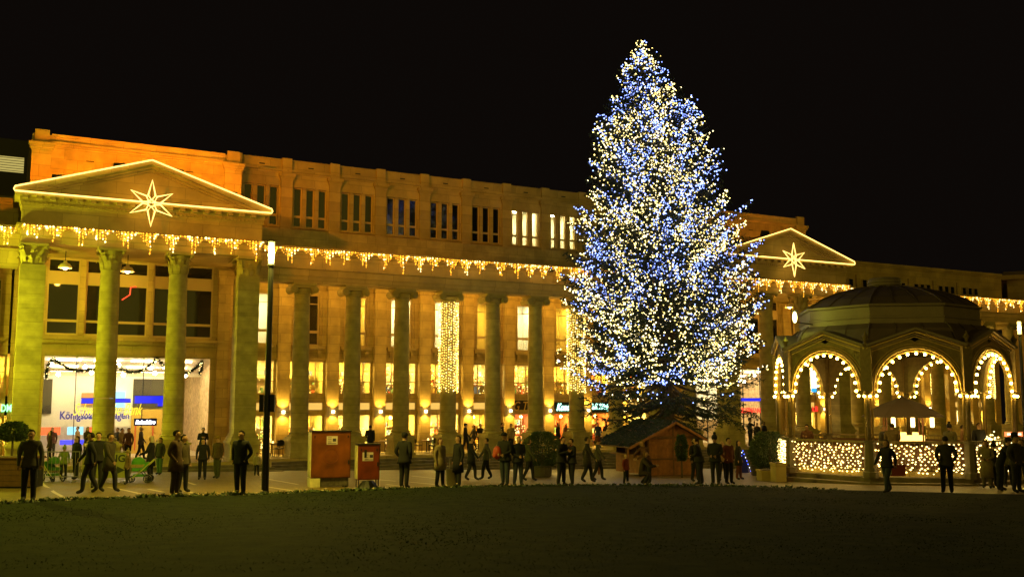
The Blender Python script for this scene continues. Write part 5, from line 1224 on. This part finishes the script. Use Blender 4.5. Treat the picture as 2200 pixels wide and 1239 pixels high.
# ------------------------------------------------------------------ people
SKIN = mat('skin', (.42, .24, .15), .6); SHOE = mat('shoe_leather', (.015, .012, .010), .5)
def cloth(c): return mat('cloth_%d_%d_%d' % tuple(int(v * 1000) for v in c), c, .9, var=.18, scale=14)
def person(label, loc, h=1.75, yaw=0.0, pose='stand', coat=(.02, .02, .025), legs=(.015, .015, .02), hair=(.02, .013, .008), hat=None, skirt=0.0, bulk=1.0, female=False, lean=0.0, scarf=None, group='people on the square'):
    k = h / 1.75; V = {}; E_ = []
    def v(n, x, y, z, rx, ry=None): V[n] = (Vector((x, y, z)), rx, ry or rx)
    pz = .94; ps = {'crouch': -.45, 'sit': -.42}.get(pose, 0)
    hx = .095; sh = (.175 if female else .195) * (1 + (bulk - 1) * .6); B = bulk
    v('pel', 0, 0, pz + ps, .165 * B, .125 * B); ly = -lean
    fwd = {'crouch': -.16, 'bend': -.28, 'lookdown': -.03}.get(pose, 0) + ly
    v('sp', 0, fwd * .4, pz + .20 + ps, .155 * B, .12 * B); v('ch', 0, fwd * .8, pz + .40 + ps, .185 * B, .13 * B); v('nb', 0, fwd + .005, pz + .535 + ps, .085, .08)
    v('nk', 0, fwd - .005, pz + .60 + ps, .056, .058); hd = -.05 if pose in ('phone', 'bend', 'crouch', 'lookdown') else -.02
    v('hd', 0, fwd + hd, pz + .685 + ps, .088, .108); v('ht', 0, fwd + hd + .005, pz + .785 + ps, .072, .090)
    E_ += [('pel', 'sp'), ('sp', 'ch'), ('ch', 'nb'), ('nb', 'nk'), ('nk', 'hd'), ('hd', 'ht')]
    for sg, n in ((-1, 'l'), (1, 'r')):
        S_ = (sg * sh, fwd * .85, pz + .475 + ps)
        el, wr = {'stand': ((.255, .03, .20), (.25, -.05, -.04)), 'pockets': ((.30, .08, .21), (.205, -.07, .02)), 'phone': ((.25, -.02, .20), (.09, -.27, .30)), 'walk': ((.25, sg * .14, .21), (.23, sg * .22 - .08, .0)),
                  'crouch': ((.26, -.28, .22), (.12, -.45, .25)), 'bend': ((.25, -.30, .22), (.12, -.42, .10)), 'sit': ((.25, -.05, .22), (.14, -.28, .14)), 'push': ((.24, -.10, .22), (.20, -.36, .10)),
                  'raise': ((.27, -.16, .34), (.10, -.25, .62)) if sg > 0 else ((.25, -.02, .20), (.14, -.20, .10)), 'lookdown': ((.25, .02, .20), (.11, -.20, .12))}.get(pose, ((.255, .03, .20), (.25, -.05, -.04)))
        v('s' + n, *S_, .078 * B); v('e' + n, sg * el[0], fwd * .8 + el[1], pz + el[2] + ps, .058 * B); v('w' + n, sg * wr[0], fwd * .8 + wr[1], pz + wr[2] + ps, .038)
        hv = (V['w' + n][0] - V['e' + n][0]).normalized(); V['p' + n] = (V['w' + n][0] + hv * .07, .034, .022)
        E_ += [('ch', 's' + n), ('s' + n, 'e' + n), ('e' + n, 'w' + n), ('w' + n, 'p' + n)]
        st = .13 * sg if pose == 'walk' else (.05 * sg if pose in ('stand', 'phone', 'lookdown') else .02 * sg)
        if pose == 'crouch': kn, an = (sg * .14, -.34, .44), (sg * .12, -.06 + .1 * sg, .09)
        elif pose == 'sit': kn, an = (sg * .12, -.42, .50), (sg * .12, -.42, .09)
        elif pose == 'walk': kn, an = (sg * .10, -st * .75 - .05, .50), (sg * .09, -st * 1.5 + .03, .10 if sg > 0 else .14)
        else: kn, an = (sg * .105, -.015 - st * .3, .50), (sg * .115, .02 - st, .085)
        v('h' + n, sg * hx, 0, pz - .05 + ps, .118 * (1 + (B - 1) * .5)); v('k' + n, *kn, .082); v('a' + n, *an, .066); v('t' + n, an[0] + sg * .02, an[1] - .17, .045, .05, .04)
        E_ += [('pel', 'h' + n), ('h' + n, 'k' + n), ('k' + n, 'a' + n), ('a' + n, 't' + n)]
    names = list(V); me = bpy.data.meshes.new('body'); me.from_pydata([tuple(V[n][0] * k) for n in names], [(names.index(a), names.index(b)) for a, b in E_], [])
    o = bpy.data.objects.new('body', me); C.objects.link(o); sk = o.modifiers.new('skin', 'SKIN'); sk.use_smooth_shade = True
    for i, n in enumerate(names):
        d = me.skin_vertices[0].data[i]; d.radius = (V[n][1] * k, V[n][2] * k); d.use_root = n == 'pel'
    sb = o.modifiers.new('sub', 'SUBSURF'); sb.levels = 1; sb.render_levels = 1
    dg = bpy.context.evaluated_depsgraph_get(); bm = bpy.data.meshes.new_from_object(o.evaluated_get(dg)); bpy.data.objects.remove(o); bpy.data.meshes.remove(me)
    # fingers, nose, ears
    mb = MB(); mb.v = [tuple(q.co) for q in bm.vertices]; mb.f = [tuple(p.vertices) for p in bm.polygons]
    reg = {}
    for a, b in E_:
        m = 0 if a in ('pel', 'sp', 'ch') and not b.startswith('h') else 0
        if b in ('nk', 'hd', 'ht'): m = 2
        elif b[0] == 'h' and b != 'hd' and b != 'ht': m = 1
        elif b[0] in 'ka': m = 1
        elif b[0] == 't': m = 3
        elif b[0] == 'p' and b != 'pel': m = 2
        reg[(a, b)] = m
    segs = [(V[a][0] * k, V[b][0] * k, reg[(a, b)], max(V[a][1], V[b][1]) * k) for a, b in E_]
    for f in mb.f:
        c = Vector((0, 0, 0))
        for i in f: c += Vector(mb.v[i])
        c /= len(f); best = (1e9, 0)
        for a, b, m, rr in segs:
            d = b - a; u = max(0, min(1, (c - a).dot(d) / d.length_squared)); q = (c - a - d * u).length / rr
            if q < best[0]: best = (q, m)
        m = best[1]
        if c.z > (V['nb'][0].z + .045) * k and (c - V['hd'][0] * k).length < .19 * k: m = 2
        if m == 1 and c.z > (pz - .10 + ps) * k: m = 0
        mb.m.append(m)
    if pose not in ('pockets',):
        for n, sg in (('l', -1), ('r', 1)):
            w = V['p' + n][0] * k; d = (V['p' + n][0] - V['w' + n][0]).normalized(); t = d.cross(Vector((0, 1, 0))); t = t.normalized() if t.length > .1 else Vector((1, 0, 0)); b = d.cross(t)
            for j, L in enumerate((.062, .072, .068, .052)):
                p0 = w + t * (-.027 + .018 * j) * k; p1 = p0 + d * L * .55 * k; p2 = p1 + (d * .7 + b * .5 * sg) * L * .6 * k; mb.tube([p0, p1, p2], [.0095 * k, .0085 * k, .006 * k], 5, 2)
            p0 = w - d * .03 * k + t * .03 * k; mb.tube([p0, p0 + (t * .8 + d * .6) * .03 * k, p0 + (t * .7 + d * 1.4) * .045 * k], [.011 * k, .0095 * k, .007 * k], 5, 2)
    hc = V['hd'][0] * k
    mb.bar(hc + Vector((0, -.094, .0)) * k, hc + Vector((0, -.118, -.025)) * k, .022 * k, .03 * k, 2)
    for sg in (-1, 1):
        mb.ball(hc + Vector((sg * .078, .01, 0)) * k, .022 * k, 6, 4, 2, .5, 1, 1.4); mb.ball(hc + Vector((sg * .03, -.094, .018)) * k, .009 * k, 5, 4, 3)
    mb.bar(hc + Vector((-.022, -.092, -.052)) * k, hc + Vector((.022, -.092, -.052)) * k, .008 * k, .008 * k, 3)
    bpy.data.meshes.remove(bm)
    z = loc[2] if len(loc) > 2 else gz(loc[0], loc[1])
    body = mb.build('person', [cloth(coat), cloth(legs), SKIN, SHOE], None, (loc[0], loc[1], z), yaw, True); tag(body, label, 'person', group)
    # hair or hat
    hm = MB(); c = V['hd'][0] * k + Vector((0, .022, .035)) * k
    hm.ball(c, .098 * k, 12, 8, 0, .94, 1.08, 1.06)
    for i, q in enumerate(hm.v):
        q = Vector(q) - c
        if q.y < -.005 * k and q.z < .045 * k: q.y = -.005 * k
        if q.z < -.06 * k: q.z = -.06 * k; 
        hm.v[i] = tuple(q + c)
    if female and not hat: hm.ball(c + Vector((0, .04, -.10)) * k, .085 * k, 10, 6, 0, 1.05, .8, 1.5)
    hm.build('hair', cloth(hair), body, smooth=True)
    if hat:
        hh = MB(); kind, hcol = hat
        if kind == 'beanie': hh.ball(c + Vector((0, 0, .035)) * k, .112 * k, 12, 8, 0, .95, 1.05, 1.1); hh.ball(c + Vector((0, .01, .185)) * k, .055 * k, 10, 6)
        elif kind == 'cap': hh.ball(c + Vector((0, 0, .04)) * k, .110 * k, 12, 8, 0, .95, 1.05, .75); hh.cbox(c + Vector((0, -.14, .03)) * k, (.15 * k, .12 * k, .014 * k))
        elif kind == 'brim': hh.lathe([(.18 * k, 0), (.18 * k, .012), (.105 * k, .02), (.10 * k, .11 * k), (.05 * k, .13 * k)], 14); hh.v = [tuple(Vector(q) + c + Vector((0, 0, .05 * k))) for q in hh.v]
        elif kind == 'hood': hh.ball(c + Vector((0, .02, -.01)) * k, .125 * k, 12, 8, 0, .95, 1.0, 1.15)
        if kind == 'hood':
            hh.v = [tuple(Vector((q[0], max(q[1], c.y - .06 * k), q[2]))) for q in hh.v]
        hh.build('hat' if kind != 'hood' else 'hood', cloth(hcol), body, smooth=True)
    if not skirt and pose not in ('crouch', 'sit', 'bend'): skirt = .10
    if skirt:
        sk_ = MB(); w = .205 * B * k; top = (pz + .12 + ps) * k; bot = (pz - skirt) * k
        sk_.lathe([(w * .82, top), (w, (pz - .05) * k), (w * 1.12, bot), (w * 1.06, bot + .005), (w * .9, (pz - .05) * k)], 16, 0, fwd * .2 * k, cap=False, sy=.78); sk_.build('coat_skirt', cloth(coat), body, smooth=True)
    cl = MB(); cp = V['nb'][0] * k; cl.tube([cp + Vector((.075 * math.cos(a), .07 * math.sin(a), .0)) * k for a in [i * .628 for i in range(10)]], .028 * k, 6, closed=True); cl.build('scarf' if scarf else 'collar', cloth(scarf or coat), body, smooth=True)
    return body
def pg(px, py): g = gnd(px, py); return (g.x, g.y)
def bag(loc, w, h, d, m, label, rz=0, handle=.2, name='shopping_bag'):
    t = thing(name, label, 'bag', loc, rz); MB().prism([(-w/2 * .9, 0), (w/2 * .9, 0), (w/2, h), (-w/2, h)], -d/2, d/2).build('body', m, t)
    MB().tube([(-w * .25, 0, h), (-w * .2, 0, h + handle), (w * .2, 0, h + handle), (w * .25, 0, h)], .012, 5).build('handle', m, t)
BRN = (.075, .042, .022); DK = (.012, .012, .014); NAVY = (.015, .017, .028); JEAN = (.030, .038, .060); BEIGE = (.22, .17, .10); GRY = (.06, .055, .045); RED = (.16, .022, .014); OLV = (.05, .055, .02)
L_ = 'people standing along the lawn edge'
person('person in dark jacket standing alone beside the clipped topiary', pg(60, 1077), 1.78, .3, 'stand', GRY, DK, group=L_)
person('person in dark coat walking past the barrier banner', pg(190, 1060), 1.72, -1.2, 'walk', DK, DK, group=L_)
person('person in brown coat striding beside the walker at the banner', pg(232, 1057), 1.70, 1.3, 'walk', (.04, .032, .018), DK, skirt=.3, group=L_)
person('person in black coat pushing the bright green stroller', (gnd(318, 1034).x, gnd(318, 1034).y + .2), 1.68, -1.5, 'push', DK, DK, (.5, .42, .3), skirt=.35, female=True)
person('slim person in green trousers waiting behind the stroller', pg(342, 1019), 1.66, -.4, 'stand', (.03, .03, .02), (.06, .12, .04), female=True)
person('person in brown coat seen from the side on the flower bed', pg(375, 1066), 1.80, 1.5, 'pockets', BRN, (.04, .025, .014), skirt=.28, bulk=1.1, group=L_)
person('person in dark clothes on the plaza before the stone clad passage wall', pg(434, 1030), 1.60, .2, 'stand', DK, DK)
person('person with cap in rust jacket near the portico pillar', pg(466, 1027), 1.70, -.5, 'stand', (.07, .045, .02), OLV, hat=('cap', (.25, .16, .02)))
person('person in black jacket with hands in pockets left of the street lamp', pg(515, 1063), 1.80, -.35, 'pockets', DK, DK, group=L_, bulk=1.08)
person('small person in pale jacket behind the street lamp', pg(551, 1021), 1.02, .4, 'stand', (.30, .26, .14), DK)
person('person in long dark coat and flat cap right of the small cabinet', pg(868, 1049), 1.79, 2.6, 'pockets', DK, DK, hat=('cap', DK), skirt=.15, bulk=1.12, group=L_)
person('person in beige coat beside the white shopping bag', pg(945, 1047), 1.64, .9, 'stand', BEIGE, DK, (.10, .04, .015), skirt=.32, female=True, bulk=1.08, group=L_)
person('person in long black coat holding a white shopping bag', pg(984, 1047), 1.72, -.9, 'stand', DK, DK, (.03, .015, .008), skirt=.42, female=True, group=L_)
person('person in cap and jeans looking down at folded hands', pg(1085, 1044), 1.84, -.6, 'lookdown', DK, JEAN, hat=('cap', DK), bulk=1.15, group=L_)
person('person in navy jacket and jeans beside the red backpack wearer', pg(1113, 1044), 1.72, .5, 'lookdown', NAVY, JEAN, (.30, .25, .18), bulk=1.05, group=L_)
person('person in dark jacket hugging a companion', pg(1206, 1044), 1.72, .9, 'phone', DK, DK, bulk=1.15, lean=.06, group=L_)
person('person in red collar being hugged', pg(1229, 1044), 1.66, -1.2, 'phone', DK, DK, bulk=1.1, scarf=RED, group=L_)
person('small person in red jacket near the hut counter', pg(1345, 1040), 1.10, .8, 'stand', RED, DK, (.40, .28, .12))
person('person crouching in dark coat beside the small red jacket', pg(1378, 1041), 1.66, 1.2, 'crouch', (.035, .025, .016), DK, (.12, .06, .02), female=True, bulk=1.15)
person('person in wide dark jacket bending towards the bobble hat', pg(1505, 1041), 1.74, -1.9, 'lookdown', DK, DK, bulk=1.25, lean=.10, group=L_)
person('person in black wearing a tall bobble hat', pg(1538, 1042), 1.80, -.5, 'lookdown', DK, DK, hat=('beanie', DK), bulk=1.12, group=L_)
person('person in dark red jacket with a pale scarf', pg(1567, 1040), 1.74, .6, 'pockets', (.09, .018, .012), DK, scarf=(.5, .42, .2), group=L_)
person('person in a dark coat hidden behind the red jacket', pg(1588, 1030), 1.68, 1.0, 'stand', DK, (.10, .03, .015), female=True, skirt=.3)
person('person in tan coat behind the bobble hat person', pg(1553, 1032), 1.64, .2, 'stand', (.28, .16, .08), DK, (.4, .3, .14), female=True)
person('person with a red bag walking along the pavilion railing', pg(1908, 1059), 1.66, -1.1, 'walk', DK, JEAN, (.03, .02, .01), female=True, bulk=1.1, group=L_)
person('person in dark coat facing the lit pavilion railing', pg(2036, 1059), 1.78, 2.9, 'pockets', (.03, .026, .02), DK, bulk=1.1, skirt=.12, group=L_)
person('person in pale long coat at the pavilion corner', pg(2122, 1048), 1.70, -.6, 'lookdown', (.20, .155, .09), (.10, .08, .05), skirt=.55, female=True)
person('person in dark jacket leaning into the corner group', pg(2150, 1054), 1.76, .9, 'bend', DK, DK, hat=('cap', DK), bulk=1.15)
person('tall person with brimmed hat in the corner group', pg(2186, 1058), 1.84, .6, 'pockets', (.035, .03, .02), DK, hat=('brim', DK), bulk=1.2)
person('person with a hood behind the corner group', pg(2168, 1046), 1.70, .1, 'stand', (.10, .09, .04), DK, hat=('hood', (.09, .08, .04)))
g = gnd(972, 1046); bag((g.x, g.y - .12, g.z + .04), .42, .58, .14, mat('white_bag', (.55, .48, .34), .7), 'white paper shopping bag hanging beside the black coat', .2, .35)
g = gnd(1920, 1055); bag((g.x + .05, g.y - .28, g.z + .52), .5, .36, .16, mat('red_bag', (.34, .05, .025), .6), 'red shoulder bag carried along the pavilion railing', .1, .45, 'shoulder_bag')
g = gnd(1893, 1055); bag((g.x + .1, g.y - .25, g.z + .58), .34, .36, .16, mat('pale_bag', (.45, .36, .2), .6), 'pale bag beside the red shoulder bag', -.2, .35, 'shoulder_bag')
g = gnd(1066, 1044); t_ = thing('backpack', 'red backpack beside the person in cap and jeans', 'bag', (g.x + .03, g.y + .05, g.z + .95), .8); MB().ball((0, 0, .2), .19, 12, 8, 0, .75, .9, 1.25).build('sack', mat('red_nylon', (.38, .05, .02), .5), t_, smooth=True); MB().ball((-.12, 0, .12), .10, 10, 6, 0, .6, 1, 1).build('pocket', mat('red_nylon', (.38, .05, .02), .5), t_, smooth=True); MB().tube([(.1, .1, .05), (.2, .1, .2), (.1, .1, .38)], .02, 5).build('strap', BLACK, t_)
person('walker in dark coat crossing behind the white shopping bag', pg(1012, 1032), 1.72, 1.5, 'walk', DK, DK, skirt=.25)
person('walker in grey jacket crossing before the arcade steps', pg(1045, 1030), 1.70, -1.5, 'walk', GRY, DK)
person('walker in olive parka beside the round shrub', pg(1136, 1033), 1.68, 1.4, 'walk', OLV, DK, hat=('hood', OLV))
person('walker in long dark coat between the shrub and the hut', pg(1262, 1036), 1.74, 1.5, 'walk', (.022, .018, .012), DK, skirt=.32)
person('walker with woollen hat approaching the hut counter', pg(1285, 1032), 1.70, 1.4, 'walk', GRY, DK, hat=('beanie', (.10, .03, .02)))
person('person in rust coat bending beside the crouching person', pg(1393, 1038), 1.62, -1.0, 'bend', (.09, .035, .018), DK, (.2, .11, .04), female=True)
person('person in dark parka behind the wide bending jacket', pg(1494, 1034), 1.72, .6, 'stand', DK, DK, hat=('hood', DK))
person('person in black jacket behind the striding walkers', pg(207, 1048), 1.74, .3, 'stand', DK, DK)
person('companion in tan coat close behind the brown coat', pg(391, 1058), 1.68, 1.2, 'stand', (.06, .045, .022), DK, female=True)
person('small person in tan jacket beside the stroller', pg(272, 1040), 1.15, -.8, 'stand', (.16, .10, .05), DK, hat=('beanie', (.2, .15, .04)))
person('person in dark coat at the edge of the corner group', pg(2198, 1050), 1.74, -.4, 'stand', DK, DK, bulk=1.1)
person('short person in grey coat within the corner group', pg(2136, 1047), 1.58, .7, 'lookdown', GRY, DK, female=True, hat=('beanie', DK))
# on the colonnade floor and in the passage
def pf(px, d): s, z = fac(px, 940, d); p = bw(s, d, 0); return (p.x, p.y, 0.0)
A_ = 'people under the colonnade'
person('person in dark jacket on the portico steps before the pale passage wall', pf(436, -1.9), 1.75, .4, 'phone', DK, DK, group=A_)
person('person in black with back turned between the second and third columns', pf(795, -.3), 1.72, 3.0, 'stand', DK, DK, bulk=1.2, group=A_)
person('person in dark clothes near the small red cabinet under the arcade', pf(735, 1.4), 1.6, 1.0, 'stand', DK, DK, group=A_)
person('person with cap walking past the bulb wrapped column', pf(1000, .5), 1.74, 1.4, 'walk', DK, DK, hat=('cap', DK), group=A_)
person('person in grey passing the shelves of the arcade shop', pf(1018, 1.6), 1.62, -1.3, 'walk', GRY, DK, female=True, group=A_)
person('dark figure at the lit shelf window', pf(1032, 1.2), 1.68, .5, 'stand', DK, DK, group=A_)
person('person in dark coat right of the fifth column', pf(1079, .8), 1.76, 1.4, 'stand', DK, DK, group=A_)
person('person in yellow vest near the pink lit shop', pf(1098, .2), 1.70, -.4, 'stand', (.30, .24, .08), DK, group=A_)
person('visitor below the mint neon lettering', pf(1199, .7), 1.70, 1.2, 'stand', DK, DK, group=A_)
person('visitor in rust coat below the staircase window', pf(1216, 1.2), 1.66, -.8, 'stand', (.10, .04, .02), DK, female=True, group=A_)
person('guest standing at the café under the fir branches', pf(1285, 1.4), 1.68, .3, 'stand', (.03, .05, .10), DK, group=A_)
person('guest in dark coat at the café beside the hut', pf(1303, 1.0), 1.72, -.6, 'stand', DK, DK, group=A_)
person('person with tall hat playing on the far portico steps', pf(1612, -2.0), 1.9, .9, 'raise', DK, DK, hat=('brim', DK), group=A_)
person('listener beside the tall hat on the far steps', pf(1627, -1.9), 1.62, -.9, 'stand', DK, (.2, .15, .07), group=A_)
person('second listener in dark coat on the far steps', pf(1642, -1.8), 1.66, -1.2, 'stand', DK, DK, group=A_)
for i, (px, d, c, lab) in enumerate(((108, .5, (.05, .035, .02), 'shopper in brown jacket beside the corner pillar'), (112, 5.5, (.10, .03, .03), 'shopper deep in the passage beside the red panels'), (166, 6.0, (.35, .22, .12), 'shopper in pale coat in the passage doorway'), (188, 3.0, (.04, .03, .02), 'shopper leaving the passage behind the walker'),
        (252, 4.6, DK, 'shopper in black entering the passage between the columns'), (262, 2.0, (.25, .18, .10), 'shopper in light trousers before the passage glass'), (276, 1.2, (.09, .04, .03), 'shopper in rust coat at the ochre shop wall'), (303, 1.6, (.06, .05, .09), 'shopper in violet jacket at the red door frame'))):
    person(lab, pf(px, d), 1.64 + .03 * (i % 4), (i * 1.7) % 3 - 1.2, 'walk' if i % 2 else 'stand', c, (.25, .2, .12) if i == 5 else DK, (.5, .46, .4) if i == 7 else (.03, .02, .01), female=i % 3 == 0, group='shoppers at the passage entrance')
person('small person in lime jacket behind the open rod barrier', (gnd(128, 1030).x, gnd(128, 1030).y + .3), 1.25, .5, 'stand', (.16, .22, .03), DK, hat=('beanie', (.2, .28, .03)))
person('person in dark coat behind the open rod barrier', (gnd(150, 1030).x, gnd(150, 1030).y + .5), 1.66, -.6, 'stand', DK, DK, female=True)
person('person in lime scarf next to the topiary planter', (gnd(36, 1030).x, gnd(36, 1030).y + .5), 1.60, .8, 'stand', OLV, DK, scarf=(.2, .3, .03))
# inside the pavilion
def pp(px, Y): q = at(px, 960, Y); return (q.x, q.y, .44)
V_ = 'people inside the pavilion'
person('visitor in patterned jacket leaning on the pavilion railing', pp(1735, 42.0), 1.72, -.6, 'phone', (.12, .05, .03), DK, group=V_)
person('large visitor in brown coat beside the drinks stall', pp(1918, 40.2), 1.80, 2.6, 'lookdown', (.11, .075, .035), DK, bulk=1.25, group=V_)
person('visitor in grey jacket before the stall lanterns', pp(1898, 41.2), 1.70, .8, 'stand', GRY, DK, (.3, .26, .2), group=V_)
person('visitor in olive parka at the stall counter', pp(2043, 40.6), 1.74, -1.0, 'lookdown', (.09, .08, .03), DK, hat=('beanie', DK), bulk=1.15, group=V_)
person('visitor in orange brown jacket near the stall post', pp(2070, 41.6), 1.70, 1.2, 'stand', (.16, .08, .03), DK, group=V_)
person('visitor in black coat at the far pavilion post', pp(2105, 41.0), 1.80, .2, 'stand', DK, DK, bulk=1.15, group=V_)
print('OBJECTS', len(bpy.data.objects), 'TRIS', sum(len(o.data.polygons) for o in bpy.data.objects if o.type == 'MESH'))
